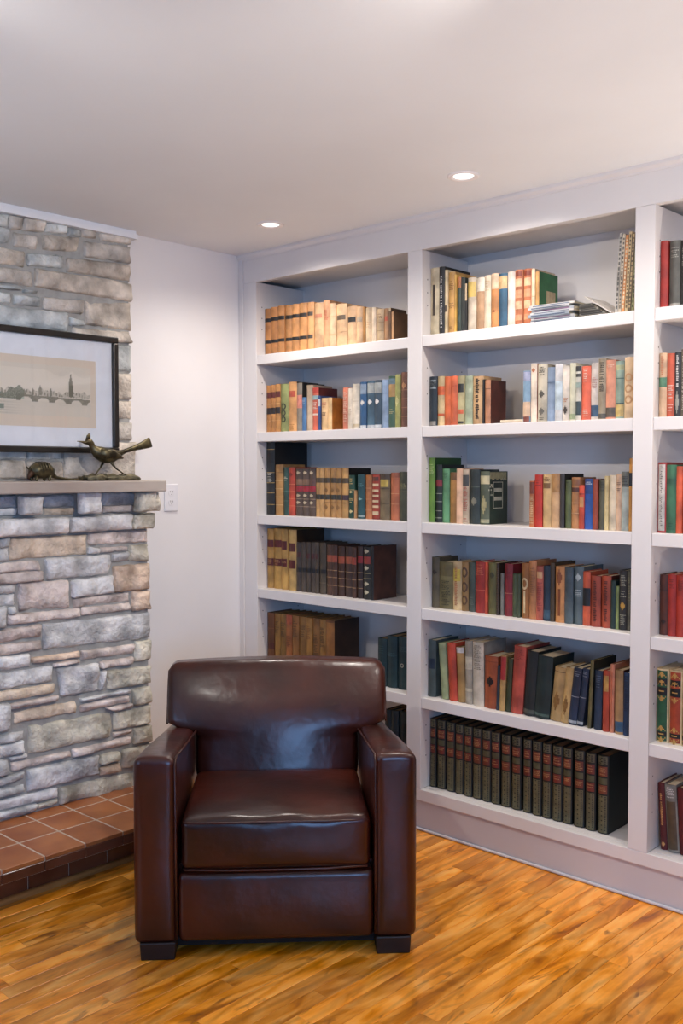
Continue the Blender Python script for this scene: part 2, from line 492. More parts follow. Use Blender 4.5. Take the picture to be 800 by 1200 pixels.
STONES = [
 (-1.261, 1.332, -1.195, 1.332, -1.196, 1.287, -1.262, 1.288, 1, 's', 1),
 (-1.262, 1.287, -1.196, 1.286, -1.197, 1.259, -1.262, 1.259, 1, 'w', 1),
 (-1.211, 1.331, -1.132, 1.331, -1.133, 1.263, -1.211, 1.266, 3, 'w', 0),
 (-1.085, 1.328, -0.952, 1.329, -0.952, 1.287, -1.086, 1.284, 1, 's', 0),
 (-1.081, 1.28, -0.954, 1.281, -0.954, 1.253, -1.081, 1.255, 1, 't', 0),
 (-0.968, 1.339, -0.883, 1.338, -0.884, 1.261, -0.967, 1.261, 3, 'w', 0),
 (-0.831, 1.336, -0.67, 1.336, -0.681, 1.286, -0.831, 1.286, 1, 's', 0),
 (-0.826, 1.282, -0.683, 1.283, -0.683, 1.256, -0.827, 1.257, 1, 'p', 0),
 (-0.71, 1.336, -0.623, 1.338, -0.611, 1.261, -0.718, 1.26, 3, 'o', 0),
 (-1.281, 1.25, -1.004, 1.247, -1.005, 1.189, -1.282, 1.185, 2, 'w', 1),
 (-0.986, 1.243, -0.718, 1.251, -0.719, 1.191, -0.987, 1.189, 2, 'w', 0),
 (-0.711, 1.246, -0.613, 1.251, -0.611, 1.19, -0.711, 1.19, 2, 'o', 0),
 (-1.264, 1.179, -1.225, 1.18, -1.225, 1.145, -1.264, 1.146, 1, 's', 1),
 (-1.264, 1.144, -1.225, 1.143, -1.226, 1.096, -1.265, 1.095, 1, 'w', 1),
 (-1.219, 1.177, -0.905, 1.175, -0.906, 1.101, -1.221, 1.099, 1, 't', 0),
 (-0.893, 1.181, -0.622, 1.183, -0.623, 1.133, -0.894, 1.135, 1, 'p', 0),
 (-0.896, 1.128, -0.849, 1.118, -0.849, 1.099, -0.897, 1.102, 1, 'w', 0),
 (-0.841, 1.121, -0.721, 1.119, -0.721, 1.102, -0.842, 1.103, 1, 'p', 0),
 (-0.788, 1.091, -0.716, 1.098, -0.716, 1.063, -0.788, 1.062, 1, 'w', 0),
 (-0.708, 1.121, -0.62, 1.122, -0.621, 1.055, -0.706, 1.061, 1, 'o', 0),
 (-1.265, 1.093, -1.105, 1.089, -1.106, 1.054, -1.266, 1.058, 1, 'p', 1),
 (-1.266, 1.054, -1.097, 1.049, -1.098, 1.014, -1.266, 1.016, 1, 'p', 1),
 (-1.081, 1.092, -0.803, 1.092, -0.806, 1.017, -1.073, 1.016, 1, 'w', 0),
 (-0.784, 1.044, -0.613, 1.045, -0.614, 0.939, -0.78, 0.941, 1, 'b', 0),
 (-1.266, 1.01, -1.202, 1.007, -1.203, 0.978, -1.267, 0.98, 1, 'w', 1),
 (-1.267, 0.976, -1.207, 0.974, -1.208, 0.933, -1.268, 0.936, 1, 'w', 1),
 (-1.188, 1.013, -0.986, 1.006, -0.983, 0.903, -1.189, 0.91, 1, 'p', 0),
 (-0.972, 1.001, -0.789, 1.008, -0.79, 0.942, -0.969, 0.938, 1, 'w', 0),
 (-0.964, 0.931, -0.71, 0.934, -0.71, 0.9, -0.962, 0.898, 1, 'p', 0),
 (-0.927, 0.895, -0.708, 0.894, -0.706, 0.863, -0.928, 0.866, 1, 'p', 0),
 (-0.697, 0.935, -0.612, 0.933, -0.612, 0.858, -0.698, 0.86, 1, 'b', 0),
 (-1.229, 0.926, -1.204, 0.926, -1.204, 0.904, -1.229, 0.903, 1, 'w', 0),
 (-1.268, 0.929, -1.241, 0.93, -1.242, 0.858, -1.269, 0.855, 1, 'w', 1),
 (-1.233, 0.9, -0.937, 0.894, -0.937, 0.863, -1.234, 0.863, 1, 'p', 0),
 (-1.269, 0.845, -1.104, 0.85, -1.105, 0.804, -1.27, 0.805, 1, 'p', 1),
 (-1.27, 0.797, -1.103, 0.791, -1.103, 0.758, -1.271, 0.757, 1, 'p', 1),
 (-1.093, 0.85, -0.61, 0.844, -0.608, 0.739, -1.095, 0.755, 1, 'w', 0),
 (-0.687, 0.731, -0.606, 0.73, -0.607, 0.649, -0.685, 0.651, 1, 'o', 0),
 (-0.932, 0.726, -0.692, 0.723, -0.692, 0.687, -0.93, 0.691, 1, 'p', 0),
 (-0.852, 0.672, -0.7, 0.672, -0.7, 0.645, -0.847, 0.647, 1, 'p', 0),
 (-1.271, 0.752, -1.151, 0.745, -1.15, 0.702, -1.271, 0.699, 1, 'w', 1),
 (-1.139, 0.73, -0.944, 0.727, -0.944, 0.707, -1.139, 0.709, 1, 'b', 0),
 (-1.051, 0.695, -0.944, 0.698, -0.944, 0.685, -1.051, 0.684, 1, 'p', 0),
 (-1.272, 0.694, -1.058, 0.688, -1.057, 0.632, -1.272, 0.634, 1, 'w', 1),
 (-1.273, 0.626, -1.05, 0.62, -1.051, 0.587, -1.273, 0.589, 1, 't', 1),
 (-1.232, 0.572, -1.042, 0.574, -1.042, 0.555, -1.228, 0.554, 1, 'p', 0),
 (-1.038, 0.675, -0.861, 0.67, -0.858, 0.565, -1.019, 0.567, 1, 'w', 0),
 (-0.85, 0.634, -0.825, 0.637, -0.829, 0.562, -0.853, 0.56, 1, 'w', 0),
 (-0.816, 0.633, -0.609, 0.622, -0.61, 0.553, -0.814, 0.558, 1, 'o', 0),
 (-0.699, 0.542, -0.608, 0.54, -0.608, 0.471, -0.697, 0.475, 1, 'o', 0),
 (-0.939, 0.541, -0.714, 0.545, -0.714, 0.528, -0.934, 0.53, 1, 'w', 0),
 (-0.937, 0.518, -0.722, 0.518, -0.72, 0.492, -0.937, 0.491, 1, 'p', 0),
 (-0.827, 0.486, -0.705, 0.485, -0.705, 0.468, -0.788, 0.468, 1, 'p', 0),
 (-1.22, 0.542, -0.96, 0.538, -0.958, 0.495, -1.212, 0.498, 1, 't', 0),
 (-1.273, 0.583, -1.234, 0.576, -1.231, 0.482, -1.275, 0.479, 1, 'w', 1),
 (-0.788, 0.461, -0.608, 0.459, -0.609, 0.387, -0.789, 0.393, 1, 'o', 0),
 (-1.157, 0.479, -0.8, 0.465, -0.802, 0.37, -1.159, 0.372, 1, 'o', 0),
 (-1.275, 0.463, -1.175, 0.464, -1.177, 0.434, -1.276, 0.434, 1, 'w', 1),
 (-1.276, 0.43, -1.177, 0.427, -1.176, 0.384, -1.276, 0.382, 1, 'w', 1),
 (-1.235, 0.377, -1.165, 0.377, -1.166, 0.366, -1.227, 0.363, 1, 'w', 0),
 (-1.229, 0.356, -0.981, 0.35, -0.981, 0.328, -1.226, 0.324, 1, 'p', 0),
 (-0.976, 0.351, -0.714, 0.35, -0.711, 0.324, -0.972, 0.324, 1, 'p', 0),
 (-0.792, 0.38, -0.706, 0.378, -0.706, 0.362, -0.792, 0.366, 1, 'p', 0),
 (-0.695, 0.381, -0.607, 0.377, -0.607, 0.311, -0.696, 0.319, 1, 'o', 0),
 (-1.277, 0.378, -1.244, 0.374, -1.24, 0.319, -1.277, 0.32, 1, 'w', 1),
 (-1.278, 0.308, -1.177, 0.312, -1.177, 0.287, -1.278, 0.281, 1, 'w', 1),
 (-1.278, 0.27, -1.178, 0.264, -1.178, 0.241, -1.279, 0.242, 1, 'w', 1),
 (-1.166, 0.315, -0.861, 0.307, -0.864, 0.233, -1.165, 0.234, 1, 'w', 0),
 (-0.851, 0.305, -0.767, 0.302, -0.768, 0.267, -0.852, 0.268, 1, 'o', 0),
 (-0.854, 0.255, -0.768, 0.255, -0.766, 0.223, -0.855, 0.224, 1, 'b', 0),
 (-0.75, 0.303, -0.609, 0.298, -0.61, 0.214, -0.751, 0.228, 1, 'o', 0),
 (-1.279, 0.231, -1.042, 0.22, -1.043, 0.186, -1.28, 0.192, 1, 'w', 1),
 (-1.28, 0.184, -1.129, 0.18, -1.13, 0.155, -1.28, 0.159, 1, 'w', 1),
 (-1.123, 0.175, -1.043, 0.179, -1.043, 0.161, -1.123, 0.157, 1, 'o', 0),
 (-1.031, 0.217, -0.61, 0.2, -0.611, 0.128, -1.032, 0.154, 1, 'o', 0),
 (-1.19, 2.364, -1.152, 2.365, -1.152, 2.322, -1.19, 2.322, 0, 'g', 1),
 (-1.149, 2.364, -1.099, 2.364, -1.105, 2.319, -1.148, 2.316, 0, 'G', 0),
 (-1.095, 2.362, -1.006, 2.365, -1.011, 2.328, -1.098, 2.317, 0, 'G', 0),
 (-1.001, 2.364, -0.908, 2.367, -0.909, 2.341, -1.001, 2.329, 0, 'g', 0),
 (-0.903, 2.366, -0.848, 2.369, -0.849, 2.339, -0.904, 2.333, 0, 'g', 0),
 (-0.843, 2.369, -0.784, 2.37, -0.784, 2.343, -0.843, 2.339, 0, 'G', 0),
 (-0.761, 2.366, -0.618, 2.373, -0.618, 2.346, -0.756, 2.339, 0, 'G', 0),
 (-1.191, 2.314, -1.148, 2.312, -1.151, 2.257, -1.191, 2.257, 0, 'g', 1),
 (-1.132, 2.305, -1.04, 2.307, -1.04, 2.257, -1.133, 2.254, 0, 'G', 0),
 (-1.013, 2.321, -0.856, 2.332, -0.857, 2.278, -1.014, 2.263, 0, 'b2', 0),
 (-0.833, 2.325, -0.616, 2.335, -0.616, 2.27, -0.834, 2.264, 0, 'G', 0),
 (-1.192, 2.24, -1.094, 2.237, -1.095, 2.183, -1.193, 2.184, 0, 'b2', 1),
 (-1.076, 2.235, -0.925, 2.253, -0.925, 2.204, -1.077, 2.192, 0, 'g', 0),
 (-0.91, 2.245, -0.622, 2.26, -0.617, 2.196, -0.911, 2.195, 0, 'b2', 0),
 (-1.193, 2.166, -1.061, 2.171, -1.057, 2.116, -1.194, 2.112, 0, 'G', 1),
 (-1.046, 2.183, -0.614, 2.187, -0.615, 2.115, -1.047, 2.118, 0, 'b2', 0),
 (-1.194, 2.102, -1.108, 2.104, -1.108, 2.095, -1.194, 2.087, 0, 'g', 1),
 (-1.097, 2.099, -1.043, 2.1, -1.043, 2.093, -1.097, 2.09, 0, 'g', 0),
 (-1.194, 2.078, -1.152, 2.075, -1.152, 2.043, -1.195, 2.044, 0, 'g', 1),
 (-1.136, 2.077, -1.026, 2.079, -1.029, 2.043, -1.136, 2.041, 0, 'g', 0),
 (-1.015, 2.08, -0.844, 2.089, -0.845, 2.039, -1.013, 2.036, 0, 'G', 0),
 (-0.829, 2.091, -0.615, 2.109, -0.616, 1.998, -0.83, 1.999, 0, 'b2', 0),
 (-1.195, 2.025, -0.908, 2.033, -0.909, 1.963, -1.196, 1.955, 0, 'g', 1),
 (-0.901, 2.017, -0.837, 2.015, -0.838, 1.993, -0.901, 1.986, 0, 'g', 0),
 (-0.889, 1.979, -0.63, 1.989, -0.62, 1.945, -0.889, 1.935, 0, 'b2', 0),
 (-0.884, 1.926, -0.619, 1.936, -0.62, 1.827, -0.885, 1.808, 0, 'g', 0),
 (-1.197, 1.908, -0.894, 1.925, -0.895, 1.807, -1.199, 1.785, 0, 'g', 1),
 (-0.885, 1.802, -0.62, 1.818, -0.621, 1.716, -0.887, 1.702, 0, 'b2', 0),
 (-1.199, 1.779, -0.895, 1.801, -0.897, 1.702, -1.201, 1.686, 0, 'g', 1),
 (-0.936, 1.693, -0.618, 1.706, -0.619, 1.631, -0.937, 1.619, 0, 'b2', 0),
 (-1.201, 1.68, -0.947, 1.693, -0.948, 1.619, -1.202, 1.609, 0, 'g', 1),
 (-0.888, 1.612, -0.619, 1.618, -0.62, 1.548, -0.889, 1.542, 0, 'G', 0),
 (-1.202, 1.601, -0.898, 1.612, -0.899, 1.542, -1.203, 1.535, 0, 'g', 1),
 (-0.931, 1.53, -0.604, 1.537, -0.606, 1.388, -0.933, 1.39, 0, 'b2', 0),
 (-1.087, 1.527, -0.941, 1.53, -0.942, 1.464, -1.088, 1.463, 0, 'g', 0),
 (-1.203, 1.525, -1.095, 1.527, -1.096, 1.466, -1.204, 1.465, 0, 'g', 1),
 (-1.088, 1.455, -0.942, 1.456, -0.943, 1.39, -1.089, 1.391, 0, 'b2', 0),
 (-1.204, 1.459, -1.096, 1.46, -1.097, 1.391, -1.205, 1.392, 0, 'b2', 1),
]

fp = empty('fireplace', (0, 0, 0))
tag(fp, 'rough stone fireplace with a stone mantel and raised tiled hearth', 'fireplace')
PLANE = (0.045, 0.15, 0.185, 0.225)
FP_END = -0.622
box_obj('mortar_bed', 0.0, 0.030, -2.6, FP_END - 0.004, 1.38, 2.367, M_MORTAR, fp)
box_obj('mortar_bed', 0.0, 0.134, -2.6, FP_END + 0.004, 0.10, 1.34, M_MORTAR, fp)


def stone(q, plane, key, rng):
    """one rough-faced stone: corner points (y,z) TL TR BR BL on the wall plane"""
    (ly1, lz1), (ry1, rz1), (ry2, rz2), (ly2, lz2) = q
    g = 0.0015
    ly1 -= g; ly2 -= g; ry1 += g; ry2 += g; lz1 += g; rz1 += g; lz2 -= g; rz2 -= g
    w_ = max(ry1 - ly1, 0.01)
    h_ = max(lz1 - lz2, 0.01)
    nu = max(6, min(18, int(w_ / 0.018) + 3))
    nv = max(6, min(9, int(h_ / 0.018) + 3))
    seed = Vector((rng.uniform(0, 50), rng.uniform(0, 50), rng.uniform(0, 50)))
    tilt = rng.uniform(-0.006, 0.004)
    proud = rng.uniform(-0.005, 0.008)
    amp = 0.016 if key in 'bo' else 0.012
    edge = min(0.010, h_ * 0.22)
    verts, faces = [], []

    def grid(n, size):
        e = min(0.25, edge / size)
        return [0.0, e * 0.35] + [e + (1 - 2 * e) * k / (n - 4) for k in range(n - 3)] + [1 - e * 0.35, 1.0]
    su, sv = grid(nu, w_), grid(nv, h_)
    nu, nv = len(su) - 1, len(sv) - 1
    for j in range(nv + 1):
        for i in range(nu + 1):
            s, t = su[i], sv[j]
            yt, zt = ly1 + (ry1 - ly1) * s, lz1 + (rz1 - lz1) * s
            yb, zb = ly2 + (ry2 - ly2) * s, lz2 + (rz2 - lz2) * s
            y_, z_ = yt + (yb - yt) * t, zt + (zb - zt) * t
            d = min(s * w_, (1 - s) * w_, t * h_, (1 - t) * h_)
            k = max(0.0, 1 - d / edge)
            n1 = mnoise.fractal(Vector((y_ * 16, z_ * 24, 0)) + seed, 0.8, 2.1, 4)
            n2 = mnoise.noise(Vector((y_ * 60, z_ * 60, 3)) + seed)
            x_ = plane + proud + tilt * (t - 0.5) * 2 + amp * n1 + 0.0045 * n2 - 0.015 * k * k
            if d < 1e-6:
                y_ += 0.0025 * mnoise.noise(Vector((y_ * 45, z_ * 45, 7)) + seed)
                z_ += 0.0035 * mnoise.noise(Vector((y_ * 40, z_ * 40, 9)) + seed)
                if i in (0, nu) and j in (0, nv):
                    y_ += (edge * 0.4 if i == 0 else -edge * 0.4)
                    z_ += (-edge * 0.3 if j == 0 else edge * 0.3)
            verts.append((x_, y_, z_))
    W = nu + 1
    for j in range(nv):
        for i in range(nu):
            faces.append((j * W + i, (j + 1) * W + i, (j + 1) * W + i + 1, j * W + i + 1))
    loop = [i for i in range(W)] + [j * W + nu for j in range(1, nv + 1)] + [nv * W + i for i in range(nu - 1, -1, -1)] + [j * W for j in range(nv - 1, 0, -1)]
    base = len(verts)
    for k in loop:
        verts.append((plane - 0.04 if plane > 0.1 else 0.004, verts[k][1], verts[k][2]))
    n = len(loop)
    for a in range(n):
        b = (a + 1) % n
        faces.append((loop[a], loop[b], base + b, base + a))
    c = Vector((plane, (ly1 + ry2) / 2, (lz1 + rz2) / 2))
    return mesh_obj('stone', [Vector(v) - c for v in verts], faces, stone_mat(key), fp, smooth=True, loc=c)


srng = random.Random(11)
for st in STONES:
    q = [(st[0], st[1]), (st[2], st[3]), (st[4], st[5]), (st[6], st[7])]
    if st[10]:
        dy = srng.uniform(0.05, 0.16)
        sl = (q[1][1] - q[0][1]) / max(q[1][0] - q[0][0], 0.05)
        q[0] = (q[0][0] - dy, q[0][1]); q[3] = (q[3][0] - dy, q[3][1])
    stone(q, PLANE[st[8]], st[9], srng)
# the masonry goes on beyond the picture's edge
for (za, zb, pl, keys) in ((0.155, 1.335, 0.15, 'wpwoto'), (1.39, 2.36, 0.045, 'gGgG')):
    z = za
    while z < zb - 0.03:
        hgt = min(srng.uniform(0.06, 0.14), zb - z)
        y = -1.47 if pl > 0.1 else -1.4
        while y > -2.5:
            ln = srng.uniform(0.12, 0.4)
            stone([(y - ln + 0.008, z + hgt - 0.008), (y, z + hgt - 0.008), (y, z), (y - ln + 0.008, z)], pl, srng.choice(keys), srng)
            y -= ln
        z += hgt
box_obj('mantel_shelf', 0.0, 0.27, -2.65, -0.618, 1.340, 1.383, M_MANTEL, fp, bevel=0.004)

HEARTH_Z = 0.15
hearth = box_obj('hearth', 0.10, 0.452, -2.6, -0.56, 0.0, 0.100, M_GROUT, fp)
box_obj('hearth_bed', 0.10, 0.5405, -2.6, -0.555, 0.100, HEARTH_Z - 0.0008, M_GROUT, hearth)
GY = -1.176
rows = ((0.13, 0.219), (0.219, 0.373), (0.373, 0.545))
for (x0, x1) in rows:
    for k in range(-8, 5):
        y0, y1 = GY + (k - 1) * 0.1525, GY + k * 0.1525
        if y1 > -0.55:
            y1 = -0.55
        if y1 - y0 < 0.02 or y0 < -2.6:
            continue
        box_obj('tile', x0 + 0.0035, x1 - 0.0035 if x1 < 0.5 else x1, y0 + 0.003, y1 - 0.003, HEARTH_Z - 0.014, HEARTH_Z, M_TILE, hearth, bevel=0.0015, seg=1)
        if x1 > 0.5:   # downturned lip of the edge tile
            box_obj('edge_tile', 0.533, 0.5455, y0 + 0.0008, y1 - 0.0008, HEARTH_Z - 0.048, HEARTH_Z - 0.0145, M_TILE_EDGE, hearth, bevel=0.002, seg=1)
for k in range(-8, 6):
    y0, y1 = -1.187 + (k - 1) * 0.155, -1.187 + k * 0.155
    if y1 > -0.555:
        y1 = -0.555
    if y1 - y0 < 0.02 or y0 < -2.6:
        continue
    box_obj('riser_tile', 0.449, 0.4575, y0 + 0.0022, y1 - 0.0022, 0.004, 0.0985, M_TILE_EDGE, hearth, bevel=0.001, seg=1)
qr = MB()
prof = [(0, 0)] + [(0.018 * math.cos(a), 0.018 * math.sin(a)) for a in [i * math.pi / 12 for i in range(7)]]
v = [(0.4577 + px_, yy, pz_) for yy in (-2.6, -0.57) for (px_, pz_) in prof]
n_ = len(prof)
qr.add(v, [tuple(range(n_)), tuple(reversed(range(n_, 2 * n_)))] + [(i, i + n_, (i + 1) % n_ + n_, (i + 1) % n_) for i in range(n_)])
qr.build('quarter_round', M_WOODTRIM, hearth)

# flat crown board where the chimney stone meets the ceiling
cr = MB()
cr.box(0.0, 0.052, -2.6, -0.600, 2.366, 2.400).box(0.052, 0.062, -2.6, -0.598, 2.366, 2.386)
tag(cr.build('trim_1', M_TRIM), 'white trim board between the stone and the ceiling', kind='structure')

# ------------------------------------------------------------------ bookcase
bc = empty('bookcase', (0, 0, 0))
tag(bc, 'built-in white bookcase wall with three bays of shelves', 'bookcase')
D = 0.30
SHELF_Z = (1.942, 1.594, 1.221, 0.885, 0.535)
SHELF_T = 0.042
UPR = ((0.0, 0.114), (0.9935, 1.0635), (1.939, 2.007), (2.885, 3.0))
for i, (a, b) in enumerate(UPR):
    box_obj('upright', a, b, 0.0, D, 0.1717, 2.2698, M_CASE, bc, bevel=0.0018)
box_obj('scribe_strip', 0.001, 0.03, -0.006, 0.0, 0.10, 2.378, M_CASE, bc, bevel=0.0015)
box_obj('header', 0.0, 3.0, 0.0, 0.03, 2.27, 2.4, M_CASE, bc, bevel=0.001)
box_obj('top_panel', 0.0, 3.0, 0.03, D, 2.287, 2.32, M_CASE, bc)
box_obj('back_panel', 0.0, 3.0, D, D + 0.015, 0.0, 2.4, M_CASE, bc)
m = MB()
cp = [(0.0, 2.374), (-0.004, 2.374), (-0.006, 2.380), (-0.013, 2.386), (-0.016, 2.390), (-0.016, 2.4), (0.0, 2.4)]
v = [(xx, y_, z_) for xx in (0.0, 3.0) for (y_, z_) in cp]
n_ = len(cp)
m.add(v, [tuple(range(n_)), tuple(reversed(range(n_, 2 * n_)))] + [(i, (i + 1) % n_, (i + 1) % n_ + n_, i + n_) for i in range(n_)])
m.build('crown_strip', M_CASE, bc)
for (a, b) in ((0.114, 0.9935), (1.0635, 1.939), (2.007, 2.885)):
    for z in SHELF_Z:
        box_obj('shelf', a + 0.0006, b - 0.0006, 0.003, D - 0.001, z - SHELF_T, z, M_CASE, bc, bevel=0.0018)
    box_obj('bottom_shelf', a + 0.0006, b - 0.0006, 0.03, D - 0.001, 0.150, 0.172, M_CASE, bc)
    pins = MB()
    for zi in (0.30, 0.36, 0.42, 0.66, 0.72, 0.78, 1.00, 1.06, 1.12, 1.38, 1.43, 1.48, 1.72, 1.77, 1.82, 2.06, 2.11, 2.16):
        for yy in (0.035, 0.26):
            ring = [(a + 0.0004, yy + 0.003 * math.cos(t * math.pi / 4), zi + 0.003 * math.sin(t * math.pi / 4)) for t in range(8)]
            pins.add(ring, [tuple(range(8))])
    tag(pins.build('pin_holes', mottled('pin_hole', lin('6a6664'), lin('7a7674'), rough=0.8), bc), kind='stuff')
box_obj('bottom_rail', 0.0, 3.0, 0.0, 0.03, 0.1266, 0.1715, M_CASE, bc, bevel=0.0018)
box_obj('toe_kick', 0.0, 3.0, 0.020, 0.035, 0.0, 0.1266, M_TOE, bc)
box_obj('toe_bead', 0.0, 3.0, 0.011, 0.020, 0.0015, 0.012, M_TOE, bc, bevel=0.004)

# ------------------------------------------------------------------ ceiling lights
M_CANTRIM = mottled('can_trim', lin('efe8e4'), lin('f2ece8'), rough=0.4)
mL, ntL, bL = new_mat('lamp_lens')
setin(bL, 'Emission Color', (1.0, 0.93, 0.86, 1)); setin(bL, 'Emission Strength', 1.5)


def can_light(x, y, power, label, spread=150, tilt=(0, 0), blend=0.75, group='recessed ceiling lights'):
    r = empty('recessed_light', (x, y, H))
    tag(r, label, 'ceiling light', group)
    m = MB()
    m.lathe([(0.036, 0.004), (0.036, -0.003), (0.046, -0.006), (0.054, -0.003), (0.054, 0.0)], 28)
    m.build('trim_ring', M_CANTRIM, r, smooth=True)
    m = MB()
    m.lathe([(0.0005, -0.0015), (0.034, -0.0015), (0.034, 0.001)], 24)
    m.build('lens', mL, r)
    l = bpy.data.lights.new('recessed_lamp', 'SPOT')
    l.energy = power
    l.color = WARM
    l.spot_size = math.radians(spread)
    l.spot_blend = blend
    l.shadow_soft_size = 0.03
    o = bpy.data.objects.new('recessed_lamp', l)
    C.objects.link(o)
    o.parent = r
    o.location = (0, 0, -0.012)
    o.rotation_euler = (tilt[0], tilt[1], 0)


can_light(0.535, -0.30, CAN_W, 'small recessed ceiling light above the corner bay of the bookcase', 152, AIM_CASE, 0.95)
can_light(1.476, -0.30, CAN_W, 'small recessed ceiling light above the middle bay of the bookcase', 152, AIM_CASE, 0.95)
can_light(2.42, -0.30, CAN_W, 'small recessed ceiling light above the outer bay of the bookcase', 152, AIM_CASE, 0.95)
can_light(1.50, -2.3, CAN_ROOM_W, 'recessed ceiling light in the room, between the fireplace and the camera', 74, AIM_ROOM)
can_light(2.42, -2.3, CAN_ROOM_W, 'recessed ceiling light in the middle of the room', 74, AIM_ROOM)
can_light(2.6, -1.45, 100.0, 'added recessed fill light above the open floor, turned to the fireplace', 66, (math.radians(6), math.radians(72)))  # unseen can, added to light the stone and the wall beside it
can_light(3.35, -2.3, CAN_ROOM_W, 'added unseen recessed ceiling light above the camera', 74, AIM_ROOM)  # unseen can, added to throw more light on the bookcase

# three uplighters added out of view to fill the ceiling with light
M_BRASS = mottled('lamp_brass', lin('6a5a3a'), lin('8a764a'), rough=0.35, metallic=0.9)
M_SHADE = mottled('lamp_bowl', lin('d8d2c8'), lin('e2dcd2'), rough=0.5)
for (ux, uy, pw, cone, ucol, lab) in ((3.2, -0.30, FILL_UPLIGHT_W[0], 116, (1.0, 0.92, 0.85), 'added brass fill uplighter on the floor past the bookcase'), (4.2, -4.0, FILL_UPLIGHT_W[1], 98, (1.0, 0.95, 0.9), 'added brass fill uplighter on the floor behind the camera'),
                          (1.3, -3.2, FILL_UPLIGHT_W[2], 124, (0.88, 0.95, 1.0), 'added brass fill uplighter on the floor beside the fireplace')):
    tl = empty('added_fill_uplighter', (ux, uy, 0))
    tag(tl, lab, 'added fill lamp', 'added fill uplighters')
    MB().lathe([(0.001, 0.0), (0.075, 0.0), (0.078, 0.01), (0.078, 0.17), (0.074, 0.17), (0.074, 0.05), (0.001, 0.05)], 28).build('can_body', M_BRASS, tl, smooth=True)
    MB().lathe([(0.001, 0.05), (0.03, 0.055), (0.035, 0.08), (0.02, 0.10), (0.001, 0.105)], 20).build('bulb', M_SHADE, tl, smooth=True)
    l = bpy.data.lights.new('added_fill_lamp', 'SPOT')
    l.energy, l.color, l.spot_size, l.spot_blend, l.shadow_soft_size = pw, ucol, math.radians(cone), 0.9, 0.03
    o = bpy.data.objects.new('added_fill_lamp', l)
    C.objects.link(o)
    o.parent = tl
    o.location = (0, 0, 0.165)
    o.rotation_euler = (math.pi, 0, 0)

# ------------------------------------------------------------------ leather armchair
M_LEATHER = mottled('brown_leather', lin('2a0e08'), lin('491b0f'), scale=4, rough=0.29, bump=0.10, bump_scale=220, coat=0.12, bump_dist=0.0015, bump2=(0.35, 9.0, 0.012))
M_PIPING = mottled('leather_piping', lin('34150e'), lin('4a2014'), scale=8, rough=0.33)
M_FOOT = mottled('dark_wood_foot', lin('170c08'), lin('20100b'), scale=10, rough=0.5)
M_DUST_SHADE = mottled('shade_dust_cover', lin('0c0a0a'), lin('120f0f'), rough=0.9)
ch = empty('armchair', (1.374, -1.062, 0), math.radians(46.5))
tag(ch, 'square dark brown leather club armchair in front of the bookcase', 'armchair')


def arm_top(y):
    return -0.075 * max(0.0, y) / 0.63


def piece(name, cx, cy, cz, hx, hy, hz, r, warp, ne=4, nm=10, mat=None, parent=ch):
    def wf(x_, y_, z_):
        return warp(x_ + cx, y_ + cy, z_ + cz)
    v_, f_ = rounded_box(hx, hy, hz, r, ne, nm, wf)
    return mesh_obj(name, v_, f_, mat or M_LEATHER, parent, smooth=True)


for s in (-1, 1):
    def wa(x_, y_, z_, s=s):
        k = sstep(0.06, 0.59, z_)
        u = (y_ - 0.37) / 0.37
        z2 = z_ + arm_top(y_) * k
        xo = (abs(x_) - 0.35) / 0.0625
        x2 = abs(x_) - 0.024 * sstep(0.1, 0.74, y_) * (0.5 + 0.5 * xo)
        t = max(0.0, 1 - abs(xo) ** 2)
        z2 += 0.006 * t * sstep(0.5, 0.59, z_)
        y2 = y_ - 0.006 * t * (1 - sstep(0.0, 0.05, y_)) * (1 - ((z_ - 0.32) / 0.28) ** 2)
        x2 += 0.005 * xo * (1 - ((z_ - 0.32) / 0.28) ** 2) * max(0, 1 - u * u)
        return (s * x2, y2, z2)
    a = piece('arm', 0.35 * s, 0.37, 0.3195, 0.0625, 0.37, 0.2745, 0.022, wa)
    pm = MB()
    xi = 0.2905
    pm.tube([(s * xi, 0.003, 0.06), (s * xi, 0.0005, 0.3), (s * xi, 0.003, 0.575), (s * (xi - 0.0005), 0.02, 0.590), (s * (xi - 0.003), 0.2, 0.588 + arm_top(0.2)),
             (s * (xi - 0.006), 0.4, 0.588 + arm_top(0.4)), (s * (xi - 0.011), 0.62, 0.588 + arm_top(0.62))], 0.0036, 8)
    pm.build('piping', M_PIPING, a, smooth=True)


def back_warp(x_, y_, z_):
    # y_: 0 = front face, 0.17 = rear face
    t = y_ / 0.17
    yf = 0.538 + 0.20 * (z_ - 0.36) + 1.05 * max(0, z_ - 0.50) ** 2
    yr = 0.735 + 0.03 * (z_ - 0.36)
    xn = x_ / 0.385
    yf -= 0.035 * max(0, 1 - xn * xn) * (1 - 0.4 * sstep(0.6, 0.74, z_))
    k = sstep(0.512, 0.535, z_)
    x2 = x_ * (0.735 + 0.265 * k)
    z2 = z_ + 0.010 * max(0, 1 - xn * xn) * sstep(0.68, 0.74, z_) - 0.004 * sstep(0.68, 0.74, z_) * xn * xn
    return (x2, yf + (yr - yf) * t, z2)


def back_grid():
    return piece('backrest', 0, 0.085, 0.545, 0.385, 0.085, 0.195, 0.035, back_warp, ne=5, nm=16)


bk = back_grid()
pm = MB()
for s in (-1, 1):
    pts = []
    for z_ in (0.535, 0.58, 0.63, 0.68, 0.712, 0.728):
        p = back_warp(s * 0.385, 0.036, z_)
        pts.append((p[0] - s * 0.001 - (s * 0.012 if z_ > 0.72 else 0), p[1], p[2]))
    pm = MB()
    pm.tube(pts, 0.0034, 8)
    pm.build('piping', M_PIPING, bk, smooth=True)


